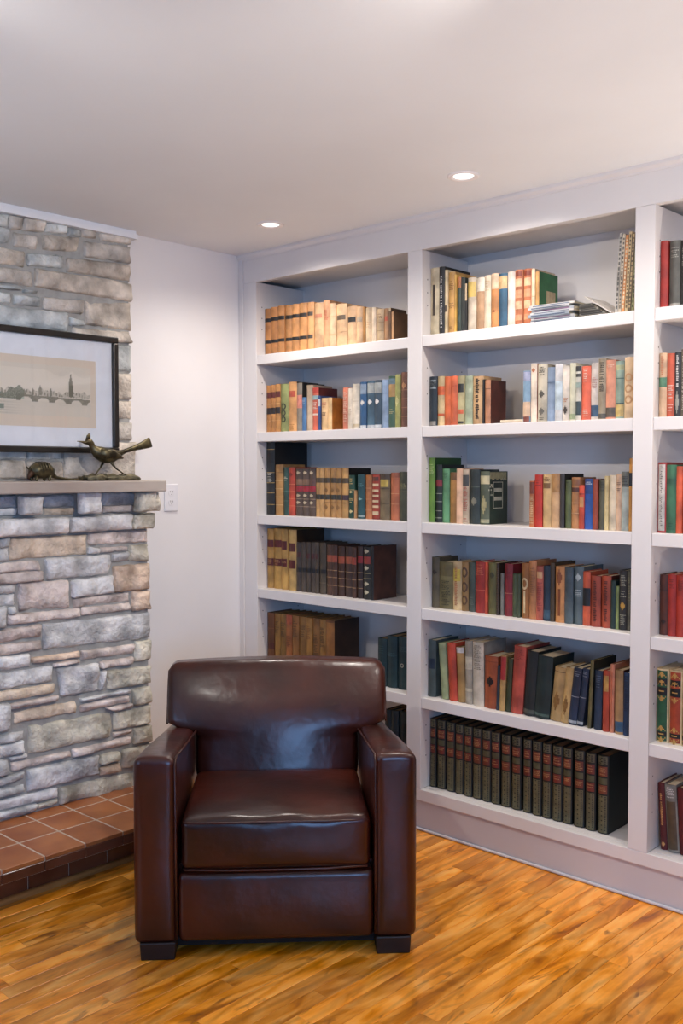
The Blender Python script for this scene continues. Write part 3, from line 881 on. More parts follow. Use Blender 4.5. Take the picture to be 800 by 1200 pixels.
def seat_warp(x_, y_, z_):
    xn, yn = x_ / 0.277, (y_ - 0.27) / 0.265
    zt = sstep(0.27, 0.39, z_)
    z2 = z_ + zt * (0.016 * max(0, 1 - xn ** 2) * max(0, 1 - abs(yn) ** 3) - 0.010 * yn)
    z2 += zt * 0.004 * math.sin(x_ * 34) * sstep(0.1, 0.0, y_)
    y2 = y_ - 0.012 * max(0, 1 - xn * xn) * (1 - sstep(0.0, 0.08, y_)) * max(0, 1 - ((z_ - 0.33) / 0.075) ** 2)
    return (x_, y2, z2)


se = piece('seat_cushion', 0, 0.27, 0.33, 0.277, 0.265, 0.073, 0.022, seat_warp, ne=4, nm=14)
pm = MB()
pm.tube([(-0.272, 0.03, 0.400), (-0.268, 0.010, 0.399), (-0.15, -0.001, 0.401), (0, -0.002, 0.402), (0.15, -0.001, 0.401), (0.268, 0.010, 0.399), (0.272, 0.03, 0.400)], 0.0034, 8)
pm.build('piping', M_PIPING, se, smooth=True)
pm = MB()
pm.tube([(-0.272, 0.03, 0.262), (-0.266, 0.008, 0.262), (-0.15, -0.003, 0.262), (0, -0.005, 0.262), (0.15, -0.003, 0.262), (0.266, 0.008, 0.262), (0.272, 0.03, 0.262)], 0.0034, 8)
pm.build('piping', M_PIPING, se, smooth=True)


def rail_warp(x_, y_, z_):
    zc = (z_ - 0.147) / 0.103
    return (x_, y_ - 0.008 * max(0, 1 - zc * zc) * (1 - sstep(0.005, 0.05, y_)), z_)


piece('front_rail', 0, 0.045, 0.1475, 0.2865, 0.035, 0.1025, 0.018, rail_warp)
box_obj('seat_deck', -0.286, 0.286, 0.07, 0.72, 0.12, 0.258, M_LEATHER, ch)
box_obj('shade_dust_cover', -0.29, 0.29, 0.035, 0.72, 0.026, 0.06, M_DUST_SHADE, ch)  # dark dust cover set low to deepen the shade under the chair
for sx in (-1, 1):
    for (y0, y1) in ((0.0, 0.085), (0.64, 0.725)):
        x0, x1 = sorted((sx * 0.295, sx * 0.393))
        m = MB()
        m.add([(x0, y0, 0), (x1, y0, 0), (x1, y1, 0), (x0, y1, 0), (x0 - 0.003, y0 - 0.003, 0.052), (x1 + 0.003, y0 - 0.003, 0.052), (x1 + 0.003, y1 + 0.003, 0.052), (x0 - 0.003, y1 + 0.003, 0.052)],
              [(3, 2, 1, 0), (4, 5, 6, 7), (0, 1, 5, 4), (1, 2, 6, 5), (2, 3, 7, 6), (3, 0, 4, 7)])
        m.build('foot', M_FOOT, ch, bevel=0.003)

# ------------------------------------------------------------------ books
BOOKS = {
'Ls1': (0.04, [
 (0.1162, 0.0421, 0.21, 0.0, 'c98848', 'b.71-.79#221c18 b.25-.32#221c18 t.5-.62#a86a34', 'tan calf volume with two black labels'),
 (0.1589, 0.045, 0.212, 0.0, 'cc8a4a', 'b.71-.79#221c18 b.25-.32#221c18', 'tan calf volume with two black labels'),
 (0.2045, 0.0443, 0.213, 0.0, 'd09050', 'b.71-.79#221c18 b.25-.32#221c18', 'tan calf volume with two black labels'),
 (0.2494, 0.0438, 0.211, 0.0, 'd49656', 'b.71-.79#221c18 b.25-.32#221c18', 'tan calf volume with two black labels'),
 (0.2938, 0.0464, 0.21, 0.0, 'd69858', 'b.71-.79#221c18 b.25-.32#221c18', 'tan calf volume with two black labels'),
 (0.3408, 0.049, 0.21, 0.0, 'd89c5c', 'b.71-.79#2a2420 b.25-.32#2a2420', 'tan calf volume with two black labels'),
 (0.3904, 0.0399, 0.208, 0.0, 'daa066', 'l.72-.8#4a443c l.25-.33#4a443c', 'tan calf volume with two worn grey labels'),
 (0.4309, 0.054, 0.2, 0.0, 'e3b98a', 'l.68-.76#d08a6a', 'pale vellum book with faint red label'),
 (0.4855, 0.038, 0.205, 0.0, 'dda678', 't.6-.8#c46a4a', 'taller pale tan book with red lettering'),
 (0.5253, 0.0369, 0.187, 0.0, 'e6c29b', 'r.3#d0a878 r.7#d0a878', 'plain cream vellum book'),
 (0.5628, 0.0596, 0.18, 0.0, 'e3bc8f', 'l.63-.74#6a5a48 r.35#cfa476', 'thick cream vellum book with small dark label'),
 (0.6261, 0.053, 0.164, 0.0, 'ddb58a', 'l.6-.72#2c2a28', 'cream vellum book with black label'),
 (0.6815, 0.0368, 0.156, 0.0, 'e0b98e', 'l.6-.72#b9a890', 'cream vellum book with grey label'),
 (0.7218, 0.0106, 0.151, 0.0, 'b98440', '', 'narrow ochre book'),
 (0.7336, 0.0338, 0.146, 0.0, 'e8cda6', 't.45-.6#d8b088', 'pale cream book with faint lettering'),
 (0.768, 0.0208, 0.144, 0.0, 'f0dcc0', '', 'off-white narrow book'),
 (0.7899, 0.0383, 0.135, 0.0, 'cbb08a', 'r.35#a88c64 r.6#a88c64 t.7-.85#9a7a54', 'grey-tan ribbed book'),
 (0.8356, 0.0209, 0.133, 0.0, 'b98b60', 'l.62-.76#c05a3a', 'brown book with red label'),
 (0.861, 0.0112, 0.132, 0.0, '7a5c40', 'b.9-1#d8c09a B#5a4028', 'thin dark brown book, taller than its neighbour'),
 (0.8756, 0.0123, 0.115, 0.0, 'd0a070', 'B#6a4a2a', 'thin tan book showing brown leather cover'),
]),
'Ls2': (0.05, [
 (0.1162, 0.0295, 0.214, 0.0, 'c98a45', 'b.73-.85#6a2a1e b.39-.52#2a1c16 r.6#e0b070 r.25#e0b070', 'gilt tan volume with dark bands'),
 (0.1463, 0.0291, 0.215, 0.0, 'cc8e4a', 'b.73-.85#6a2a1e b.39-.52#2a1c16 r.6#e0b070 r.25#e0b070', 'gilt tan volume with dark bands'),
 (0.176, 0.0322, 0.217, 0.0, 'd0944e', 'b.73-.85#6a2a1e b.39-.52#2a1c16 r.6#e0b070 r.25#e0b070', 'gilt tan volume with dark bands'),
 (0.2089, 0.0505, 0.215, 0.0, '98a264', 'c.46-.6#33382a c.33-.46#33382a c.2-.33#33382a', 'olive green book with three dark ring ornaments'),
 (0.2602, 0.0517, 0.221, 0.0, 'e2a869', 'l.7-.82#c85a40 t.05-.15#b9803a B#3a2218', 'tall peach book with red label'),
 (0.3133, 0.0334, 0.214, 0.0, '8c8478', 'b.48-.75#d98a78 B#2c2a28', 'grey book with pink label'),
 (0.3473, 0.0266, 0.149, 0.0, '4e7fb5', 't.8-.92#a0b8d0', 'short sky blue book'),
 (0.3754, 0.0382, 0.201, 0.0, 'c9b39a', '', 'beige cloth book'),
 (0.4149, 0.0363, 0.187, 0.0, 'd9694f', 'b.72-.82#8fb0b8 t.5-.66#f0d8c8 b.36-.4#f0d8c8 b.88-1#c8402e B#5a1c1c', 'red book with white lettering'),
 (0.4518, 0.0136, 0.151, 0.0, '2e4e8c', 'b.7-.9#c8d0d8', 'thin royal blue book'),
 (0.466, 0.0403, 0.14, 0.0, 'e5c08a', 't.68-.86#c85a3a t.45-.56#6a4a3a', 'short cream book with red lettering'),
 (0.5069, 0.0234, 0.14, 0.0, 'edc98f', 'B#c77a1e', 'short cream book with amber cover'),
 (0.5927, 0.0295, 0.177, 0.0, 'db7f62', 't.2-.9#f0c8b0', 'salmon pink book'),
 (0.6234, 0.0256, 0.173, 0.0, 'e0d6c4', 't.35-.5#c8b8a0', 'ivory book'),
 (0.6496, 0.0397, 0.189, 0.0, 'e4dccb', 'b.06-.12#c9b898 r.62#c8bca8', 'tall ivory book with tan foot band'),
 (0.6922, 0.0356, 0.195, 0.0, '2f5f8f', 'b.74-.95#8aa0b8 o.5-.62#e8e8e8 b.02-.08#c8d0d8', 'navy blue volume with white shield ornament'),
 (0.7302, 0.0392, 0.197, 0.0, '48687f', 'b.74-.95#a8b0b0 o.5-.62#e8e8e8 b.02-.08#c8d0d8', 'slate blue volume with white shield ornament'),
 (0.7712, 0.0375, 0.197, 0.0, '3d5468', 'b.74-.95#a8b0b0 o.5-.62#e8e8e8 b.02-.08#c8d0d8', 'dark slate volume with white shield ornament'),
 (0.8098, 0.0376, 0.197, 0.0, '8fa9cb', 'r.72#7890b8', 'pale blue cloth book'),
 (0.8497, 0.0337, 0.209, 0.0, '3f5f4f', 'b.6-.84#b9945a b.84-.95#6a8a9a t.28-.36#c8c090', 'green book with tan label'),
 (0.8845, 0.0283, 0.213, 0.0, 'a3a660', 'o.4-.6#d8d490 r.22#d0c890', 'olive yellow book with pale ornament'),
 (0.9134, 0.0379, 0.22, 0.0, '7a5240', 'r.2#b08060 r.36#b08060 r.52#b08060 r.68#b08060 r.84#b08060 o.7-.82#c89060', 'brown leather book with raised bands'),
]),
'Ls3': (0.049, [
 (0.1162, 0.0549, 0.33, 0.0, '26292d', 'l.72-.85#15171a t.45-.58#d0d0c8 r.14#c8a860 r.3#c8a860 r.44#c8a860 r.58#c8a860 r.9#c8a860 B#17191b', 'very tall black volume with gilt lines'),
 (0.1785, 0.0498, 0.228, 0.0, 'b78a4e', 'r.2#e0c080 r.36#e0c080 r.52#e0c080 r.68#e0c080 r.84#7a5a30', 'tan volume with gilt ridges'),
 (0.2296, 0.0318, 0.216, 0.0, '34564e', 't.7-.8#c8c8b0 r.3#6a8a7a r.5#6a8a7a', 'dark teal narrow volume'),
 (0.2621, 0.0397, 0.215, 0.0, 'c4472e', 'r.2#e08a5a r.35#e08a5a r.5#e08a5a r.65#e08a5a o.8-.9#8a2a1c', 'bright red ribbed volume'),
 (0.3039, 0.0439, 0.209, 0.0, '5b4a40', 'b.52-.64#a82030 b.66-.78#8a6a52 o.88-.95#d8c8a8 o.4-.47#d8c8a8 o.25-.32#d8c8a8 r.2#b09a80 r.36#b09a80', 'brown volume with crimson label'),
 (0.3491, 0.0432, 0.209, 0.0, '5d4c42', 'b.52-.64#a82030 b.66-.78#8a6a52 o.88-.95#d8c8a8 o.4-.47#d8c8a8 o.25-.32#d8c8a8 r.2#b09a80 r.36#b09a80', 'brown volume with crimson label'),
 (0.3936, 0.04, 0.209, 0.0, '5b4a40', 'b.52-.64#a82030 b.66-.78#6a4a42 o.88-.95#d8c8a8 o.4-.47#d8c8a8 o.25-.32#d8c8a8 r.2#b09a80 r.36#b09a80', 'brown volume with crimson label'),
 (0.4343, 0.026, 0.212, 0.0, 'cfa264', 'b.7-.8#5a4c38 b.36-.46#3c3a30', 'light tan volume with two dark bands'),
 (0.4609, 0.0265, 0.212, 0.0, 'cfa264', 'b.7-.8#5a4c38 b.36-.46#3c3a30', 'light tan volume with two dark bands'),
 (0.488, 0.0319, 0.212, 0.0, 'bf9052', 'b.7-.8#4a4030 b.36-.46#3c3a30 o.5-.6#8a6434 o.15-.26#8a6434 r.3#8a6434', 'tooled tan volume with two dark bands'),
 (0.5205, 0.0328, 0.212, 0.0, 'bf9052', 'b.7-.8#4a4030 b.36-.46#3c3a30 o.5-.6#8a6434 o.15-.26#8a6434 r.3#8a6434', 'tooled tan volume with two dark bands'),
 (0.5545, 0.0337, 0.211, 0.0, 'bf9052', 'b.7-.8#4a4030 b.36-.46#3c3a30 o.5-.6#8a6434 o.15-.26#8a6434 r.3#8a6434', 'tooled tan volume with two dark bands'),
 (0.5901, 0.0376, 0.211, 0.0, 'c89a5a', 'b.7-.8#5a4c38 b.36-.46#4a3a44 r.3#8a6434 B#1a1614', 'tan volume with a purple-grey band'),
 (0.6295, 0.0335, 0.182, 0.0, '1f4a3a', 't.78-.92#c8b070 r.66#c8b070 o.58-.64#d8c890 t.34-.46#c8b070 o.12-.2#d8c890', 'dark green book with gilt lettering'),
 (0.6654, 0.0133, 0.118, 0.0, 'd9a56a', '', 'thin short peach book'),
 (0.6799, 0.0401, 0.185, 0.0, '1f5058', 't.7-.8#5a9098 o.42-.47#90c0c0 b.04-.08#90a0a0', 'teal cloth book'),
 (0.7223, 0.0342, 0.183, 0.0, 'c07a48', 'b.88-1#b06a2a r.7#d89a6a r.45#d89a6a r.2#d89a6a', 'rust tan book'),
 (0.7577, 0.0419, 0.184, 0.0, 'a33a26', 'l.86-.95#6a3a2a l.74-.8#e0c8a0 l.62-.67#e0c8a0 l.5-.55#e0c8a0 l.38-.43#e0c8a0 l.26-.31#e0c8a0 l.1-.18#e0c8a0 B#8a2018', 'red volume with stacked cream squares'),
 (0.8031, 0.0532, 0.187, 0.0, '7a6a4e', 'l.72-.88#c8b050 r.68#4a3e2a r.36#4a3e2a b.88-1#4a3a2c', 'thick mottled brown book with yellow label'),
 (0.8602, 0.0438, 0.192, 0.0, 'bf6e48', 'b.9-1#9a5638 r.56#e0a070 r.34#e0a070', 'terracotta leather book'),
 (0.9062, 0.0448, 0.196, 0.0, '4f5340', 't.66-.76#8a8a60 r.6#6a6c50', 'dark olive book'),
]),
'Ls4': (0.052, [
 (0.1162, 0.0425, 0.272, 0.0, 'be9146', 'b.69-.81#6a2018 b.38-.5#6a2018 t.4-.48#c8905a', 'vellum volume with two dark red labels'),
 (0.1593, 0.0502, 0.274, 0.0, 'c49848', 'b.69-.81#6a2018 b.38-.5#6a2018 t.4-.48#c8905a', 'vellum volume with two dark red labels'),
 (0.2123, 0.0425, 0.274, 0.0, 'c89c4c', 'l.66-.8#6a2018 l.38-.51#6a2018 t.41-.47#c8905a', 'vellum volume with two dark red labels'),
 (0.2561, 0.0515, 0.272, 0.0, 'd0aa62', 'l.64-.78#6a2a20 l.36-.5#6a2018 B#4a3018', 'pale vellum volume with peeling red labels'),
 (0.3095, 0.0312, 0.218, 0.0, '4a3f38', 'b.4-.48#1e1a18 l.7-.8#5a2a26', 'grey-brown volume with black band'),
 (0.346, 0.0241, 0.221, 0.0, '54483e', 'b.4-.48#1e1a18', 'narrow grey-brown volume with black band'),
 (0.3715, 0.0259, 0.221, 0.0, '54483e', 'b.4-.48#1e1a18 l.68-.78#5a2a26', 'narrow grey-brown volume with black band'),
 (0.3994, 0.027, 0.222, 0.0, '574a40', 'b.4-.48#1e1a18 l.68-.78#5a2a26', 'narrow grey-brown volume with black band'),
 (0.429, 0.0229, 0.223, 0.0, '5a4e42', 'b.4-.48#1e1a18 l.68-.78#5a2a26', 'narrow grey-brown volume with black band'),
 (0.4532, 0.0381, 0.223, 0.0, '5c5040', 'b.4-.48#1e1a18 r.22#8a7a60', 'wider grey-brown volume with black band'),
 (0.4971, 0.0325, 0.216, 0.0, '5a3b28', 'b.66-.8#b85a34 r.5#c8a070 r.36#c8a070 r.2#c8a070', 'brown ribbed volume with orange label'),
 (0.5309, 0.0303, 0.217, 0.0, '55382a', 'b.66-.8#b8543a r.5#c8a070 r.36#c8a070 r.2#c8a070', 'brown ribbed volume with orange label'),
 (0.5618, 0.0368, 0.213, 0.0, '4e3020', 'b.66-.8#c05a34 r.5#c8a070 r.36#c8a070 r.2#c8a070', 'brown ribbed volume with orange label'),
 (0.6023, 0.0443, 0.215, 0.0, '4a3226', 'b.66-.8#b85a34 r.5#c8a070 r.36#c8a070 r.2#c8a070', 'wide brown ribbed volume with orange label'),
 (0.6503, 0.0231, 0.214, 0.0, '523424', 'b.66-.8#b8482e r.5#c8a070 r.36#c8a070 r.2#c8a070', 'narrow brown ribbed volume with red label'),
 (0.6758, 0.0301, 0.219, 0.0, '3a2824', 'b.68-.82#a02028 r.5#c8a070 r.36#c8a070 r.2#c8a070', 'dark ribbed volume with crimson label'),
 (0.7106, 0.0451, 0.219, 0.0, '2b2a26', 'l.68-.82#a83a2c o.88-.96#d8d0b0 o.56-.64#d8d0b0 r.5#b0a070 r.4#b0a070 o.26-.34#d8d0b0 o.1-.18#d8d0b0 B#141210', 'black gilt volume with red label'),
 (0.7569, 0.0153, 0.224, 0.0, '161414', 'B#4e2c22', 'black-spined book showing marbled brown cover'),
]),
'Ls5': (0.052, [
 (0.1162, 0.0461, 0.235, 0.0, '7a4a22', 'r.7#a06a34 b.3-.42#5a2a18', 'worn dark brown volume'),
 (0.1651, 0.0364, 0.236, 0.0, 'a87a32', 't.6-.85#5a3a1a', 'worn ochre volume'),
 (0.2021, 0.0393, 0.237, 0.0, '9a7030', 't.55-.85#5a3a1a', 'mottled ochre volume'),
 (0.2427, 0.0381, 0.238, 0.0, 'b87036', 'b.82-1#b85a34 t.4-.6#6a3a1a', 'rusty tan volume with orange head'),
 (0.2822, 0.0431, 0.238, 0.0, 'a06c30', 't.6-.9#5a3218', 'mottled brown volume'),
 (0.3266, 0.0425, 0.237, 0.0, 'a87a38', 't.6-.85#5a3a1a', 'worn ochre volume'),
 (0.3705, 0.038, 0.237, 0.0, 'b58238', 't.6-.85#8a5a2a', 'golden brown volume'),
 (0.4091, 0.0414, 0.239, 0.0, '9a6a30', 't.3-.7#5a3a1a', 'mottled brown volume'),
 (0.4518, 0.0396, 0.238, 0.0, 'ae7e38', 't.5-.85#4a2a16', 'ochre volume with dark lettering'),
 (0.4926, 0.0505, 0.24, 0.0, 'a87030', 'b.96-1#7a4a22 B#3a2418', 'golden brown volume, last before the dark cover'),
 (0.7915, 0.0486, 0.196, 0.0, '1e3a3e', 't.7-.85#2e5a5e r.5#2e5056', 'dark teal volume beside the armchair back'),
 (0.8426, 0.0522, 0.212, 0.0, '1e3c42', 't.6-.68#3a6068 r.64#3a6068', 'dark teal volume with embossed head'),
 (0.8967, 0.0556, 0.214, 0.0, '203a40', 'c.42-.5#b8b8a8 t.72-.82#3a5058', 'dark teal volume with silver rings'),
]),
'Ls6': (0.05, [
 (0.8317, 0.0325, 0.268, 0.0, '16282c', 'r.7#24404a', 'dark teal volume behind the armchair arm'),
 (0.8656, 0.0386, 0.271, 0.0, '18292e', 'r.7#24404a', 'dark teal volume behind the armchair arm'),
 (0.9067, 0.0481, 0.274, 0.0, '15262b', 'r.7#24404a', 'dark teal volume behind the armchair arm'),
]),
'Ms1': (0.044, [
 (1.065, 0.0435, 0.261, 0.0, 'd9cbaa', 'w.3-.75#4a4038', 'cream book with thin dark upright stripe'),
 (1.1105, 0.0266, 0.26, 0.0, '1c1d20', 'v.1-.9#d8d8d8 B#2a2622', 'black book with white upright lettering'),
 (1.1391, 0.0132, 0.245, 0.0, 'e0cfa8', 'l.35-.45#5a4a3a', 'narrow cream book'),
 (1.1537, 0.0307, 0.234, 0.0, 'd5a455', 't.7-.85#7a5020 t.05-.12#7a5020 t.42-.5#8a6030', 'mustard book with brown lettering'),
 (1.1858, 0.0078, 0.221, 0.0, 'e0b04a', '', 'thin golden yellow book'),
 (1.1942, 0.0181, 0.211, 0.0, '35453c', 'b.8-1#b0682c', 'dark green book with rust head'),
 (1.2136, 0.0109, 0.208, 0.0, '2c3430', '', 'thin black-green book'),
 (1.2252, 0.0083, 0.205, 0.0, '343a36', '', 'thin dark grey book'),
 (1.2343, 0.0083, 0.181, 0.0, '1e1e1e', 'b.65-1#e0c8a0', 'short thin black book with cream head'),
 (1.2437, 0.0373, 0.201, 0.0, 'd2c5b2', 'b.64-.92#d8bc60', 'pale stone book with yellow label'),
 (1.2822, 0.0355, 0.196, 0.0, 'c9a078', 'b.74-1#e4dccc', 'tan book with cream head'),
 (1.3189, 0.0283, 0.199, 0.0, 'ddcdb5', 't.7-.9#c0a880', 'cream book with faint lettering'),
 (1.3484, 0.0316, 0.202, 0.0, 'd08c4c', 'b.72-1#e4c8a8 o.3-.34#8a4a20', 'orange-tan book with cream head'),
 (1.3812, 0.0354, 0.198, 0.0, '2f5f7f', 'b.72-.95#e0bc88 B#24405a', 'steel blue book with peach label'),
 (1.4178, 0.0337, 0.2, 0.0, 'e8dcd2', '', 'plain white book'),
 (1.4521, 0.0339, 0.201, 0.0, 'c07045', 'l.88-.97#8a3a24 l.7-.84#e0b890 l.5-.64#d89a70 l.3-.44#e0b890 l.1-.2#d89a70', 'rust and cream tooled volume'),
 (1.4871, 0.034, 0.2, 0.0, 'c07045', 'l.88-.97#8a3a24 l.7-.84#e0b890 l.5-.64#d89a70 l.3-.44#e0b890 l.1-.2#d89a70', 'rust and cream tooled volume'),
 (1.5231, 0.0143, 0.196, 0.0, 'ead5b5', 'r.5#d0b088', 'cream narrow book beside the tooled pair'),
 (1.5397, 0.0147, 0.184, 0.0, 'd9a55f', 'B#2f7a4a G', 'tan-spined book showing green cover with cream label'),
]),
'Ms2': (0.041, [
 (1.065, 0.037, 0.192, 0.0, '22323e', 'l.75-.93#8a9aa0 l.78-.9#22323e l.02-.1#9a9890', 'dark navy book with grey box label'),
 (1.104, 0.0321, 0.191, 0.0, 'd9c190', 'b.62-.8#e0682a b.2-.25#e0682a', 'cream book with orange bands'),
 (1.1374, 0.0291, 0.188, 0.0, 'd9692e', '', 'plain orange book'),
 (1.1671, 0.032, 0.188, 0.0, 'de6a3c', 'r.8#c85028', 'coral orange book'),
 (1.2004, 0.0323, 0.186, 0.0, 'b9b083', 'l.67-.84#2a2a26 l.23-.32#e0683c l.03-.08#3a3a34', 'khaki book with black label'),
 (1.2334, 0.0344, 0.184, 0.0, 'a9b79b', 'l.66-.74#c0ccb0', 'sage green book'),
 (1.269, 0.0483, 0.18, 0.0, 'd0a877', 'v.1-.95#1e1a18 r.8#b08a58', 'tan book with black upright lettering'),
 (1.3181, 0.0081, 0.166, 0.0, '181616', 'B#1a1614', 'thin black book'),
 (1.3274, 0.0247, 0.163, 0.0, 'c08560', 'r.8#8a5a40 B#5a2a20', 'brown book showing dark red cover'),
 (1.4917, 0.0306, 0.185, 0.0, '8ab0cf', 'b.8-.98#a8b0d0 b.12-.4#e8c8a8 l.02-.12#8a4a3a', 'sky blue paperback with peach foot'),
 (1.5232, 0.0255, 0.209, 0.0, 'f0e0ce', 'o.85-.92#c87a50 B#c86a4a', 'cream paperback'),
 (1.5523, 0.038, 0.204, 0.0, 'c9c2ae', 't.8-.95#4a463e o.42-.55#5a564c o.12-.25#6a665c t.02-.08#5a564c', 'stone paperback with dark pictures'),
 (1.5916, 0.0305, 0.191, 0.0, '8da3c0', 'r.72#5a7090', 'slate blue book'),
 (1.6227, 0.0291, 0.2, 0.0, 'e3e6ea', 'b.2-.7#c8dce8', 'white paperback with pale blue panel'),
 (1.653, 0.0271, 0.191, 0.0, 'e5ddd2', 'o.12-.28#4a4038 t.35-.42#c89070', 'ivory paperback with small dark picture'),
 (1.681, 0.0229, 0.199, 0.0, 'cfd0b8', 'b.03-.12#a0b088', 'pale sage paperback'),
 (1.7051, 0.0194, 0.187, 0.0, 'd0cfc4', 'b.9-1#3a3a38 b.8-.86#4a4a46 b.1-.35#3a4a50 b.6-.7#9ab0a8', 'narrow paperback with black bands'),
 (1.7256, 0.0334, 0.185, 0.0, 'e5694a', 't.7-.95#f0c8b8 t.08-.2#f0c8b8', 'coral red paperback with white lettering'),
 (1.7599, 0.0278, 0.193, 0.0, 'e2dad2', 'b.06-.26#3a5a78 t.55-.75#c89a90', 'white paperback with blue foot'),
 (1.7883, 0.0277, 0.206, 0.0, 'a59a82', 't.46-.94#3a342c b.02-.1#5a564c', 'tall grey paperback with dark lettering'),
 (1.8166, 0.0347, 0.199, 0.0, 'e59c7e', 'b.04-.2#5a5248 t.85-.92#e8c0a8', 'peach paperback with dark foot'),
 (1.8525, 0.0301, 0.193, 0.0, '8fa99a', 'b.04-.25#d8bc70 r.7#3a5a50 r.27#3a4a44 b.84-.93#c0c898', 'grey-green paperback with yellow foot'),
 (1.884, 0.0343, 0.203, 0.0, 'e8c9a0', 'c.6-.74#d0a070 c.42-.56#d0a070 c.24-.38#d0a070', 'tall pale cream book with looped ornament'),
]),
'Ms3': (0.041, [
 (1.065, 0.029, 0.251, 0.0, '5f8a2e', 't.75-.9#b0c880 B#2c5a24', 'tall bright green book'),
 (1.0955, 0.031, 0.224, 0.0, '1e2a28', 'b.62-.74#8a2430 r.5#a8b0a0 r.36#a8b0a0 r.2#a8b0a0 r.08#a8b0a0', 'black-green book with red label'),
 (1.1279, 0.0333, 0.208, 0.0, '5e9a6e', 't.78-.92#3a6a48', 'mid green cloth book'),
 (1.1645, 0.0335, 0.194, 0.0, 'b0803e', 'b.85-1#7a5426', 'ochre book'),
 (1.1986, 0.0285, 0.209, 0.0, 'e8bfa0', '', 'pale pink-peach book'),
 (1.2278, 0.0282, 0.205, 0.0, 'c9b8a0', 'b.7-.9#4a4a48 t.22-.68#b0442c t.02-.1#b0442c', 'book with red lattice pattern and grey head'),
 (1.258, 0.0437, 0.205, 0.0, '2e3a3a', 'o.34-.5#8a8a78 r.68#5a6458', 'charcoal book with grey bird-like ornament'),
 (1.3042, 0.0411, 0.198, 0.0, '5a6450', 'b.76-.92#c8c098 o.2-.55#b0a878 b.03-.1#a8a888 B#1c332a H', 'moss green book showing dark green ornamented cover'),
 (1.5211, 0.0197, 0.164, 0.0, 'c9763e', 'b.72-.98#7a3a24 t.08-.66#e8c898', 'small orange patterned book'),
 (1.5418, 0.0313, 0.187, 0.0, 'c8301c', 't.78-.9#7a1a14', 'bright red book with dark lettering'),
 (1.5755, 0.0333, 0.187, 0.0, 'd0ae76', 'l.74-.84#7a5a30 t.86-.95#7a5a30', 'sand book with brown lettering'),
 (1.6099, 0.0345, 0.19, 0.0, 'd5ac7e', 'b.66-1#b88a52', 'sand book with darker head'),
 (1.6456, 0.0188, 0.19, 0.0, '3a3636', 'B#1c1816', 'tall black book'),
 (1.6657, 0.0226, 0.17, 0.0, '5e6a42', 't.9-.95#2a3020', 'short moss green book'),
 (1.6893, 0.0312, 0.178, 0.0, 'b9814f', 'b.72-.8#5a3020 b.84-.96#8a5a34 r.5#e0b080 r.3#e0b080', 'tan calf book with brown label'),
 (1.7214, 0.0199, 0.151, 0.0, 'cf4a2c', 'l.5-.72#e0a060 r.8#8a2a1a', 'short red book with gold label'),
 (1.7421, 0.0311, 0.173, 0.0, '2b5fb8', 'b.7-1#24488a t.86-.94#c0c8d8', 'bright blue book'),
 (1.7738, 0.0178, 0.173, 0.0, 'a0442c', '', 'rust red narrow book'),
 (1.7949, 0.0222, 0.171, 0.0, '5a5a48', 't.75-.95#3a3a30 B#2a2a26', 'grey-olive book'),
 (1.8177, 0.0132, 0.183, 0.0, 'd8c690', '', 'straw yellow narrow book'),
 (1.8315, 0.0258, 0.186, 0.0, 'ddcfb4', '', 'cream cloth book'),
 (1.8583, 0.0188, 0.19, 0.0, 'ddb898', 't.65-.9#6a5040', 'pinkish narrow book with brown lettering'),
 (1.878, 0.0263, 0.198, 0.0, 'a9b5b0', 'b.74-1#6a6e68 t.78-.92#3a3a38', 'pale grey-blue book with darker head'),
 (1.9053, 0.0123, 0.242, 0.0, 'c98f3a', 'b.62-.8#1e2430', 'very tall golden book with black band'),
]),
'Ms4': (0.057, [
 (1.065, 0.0366, 0.198, 0.0, '5e5640', 'o.66-.75#2c2418', 'tall drab olive book'),
 (1.1038, 0.0644, 0.182, 0.0, '7a7248', 'b.7-.95#6a6038 t.05-.6#3c3a26', 'wide patterned olive book'),
 (1.1695, 0.0414, 0.187, 0.0, 'd6bc8c', 'l.6-.85#d8c040 v.1-.9#b87a50', 'cream book with yellow patch'),
 (1.2122, 0.0311, 0.188, 0.0, 'a07c46', 'c.68-.9#5a3c1e c.38-.6#5a3c1e c.12-.32#5a3c1e', 'brown book with round ornaments'),
 (1.2446, 0.0282, 0.188, 0.0, '47524a', 't.15-.3#6a7468', 'grey-green book'),
 (1.2741, 0.0468, 0.193, 0.0, 'b32a1e', 't.75-.95#e07050 r.45#e07050', 'wide red book'),
 (1.3215, 0.0119, 0.193, 0.0, 'd2502e', '', 'narrow orange-red book'),
 (1.3347, 0.039, 0.193, 0.0, '6a6636', 'o.7-.82#3a3818', 'dark mustard book'),
 (1.3743, 0.0123, 0.193, 0.0, '3a2a1e', 't.1-.9#6a5038', 'narrow black-brown book'),
 (1.3899, 0.0134, 0.156, 0.0, '8a8a84', '', 'short thin grey book'),
 (1.4042, 0.0356, 0.193, 0.0, '8e1e2c', 'r.44#d08a6a t.7-.9#6a1420', 'crimson book'),
 (1.4413, 0.0191, 0.159, 0.0, '4e5a3a', '', 'short olive book'),
 (1.4616, 0.0148, 0.159, 0.0, '465238', '', 'short narrow moss book'),
 (1.4806, 0.0292, 0.201, 0.0, '9a6228', 'c.52-.74#e8cfa0 w.1-.5#e8cfa0', 'amber book with cream ring and stem'),
 (1.511, 0.0307, 0.211, 0.0, 'c68450', 't.4-.9#8a5a3a', 'light copper book'),
 (1.5431, 0.0285, 0.194, 0.0, 'c0604a', 'l.78-.9#e0b080 t.15-.7#8a2a3a', 'floral red book'),
 (1.5728, 0.0282, 0.197, 0.0, '22384e', 'b.04-.2#3a5a70', 'navy cloth book, shorter than neighbour'),
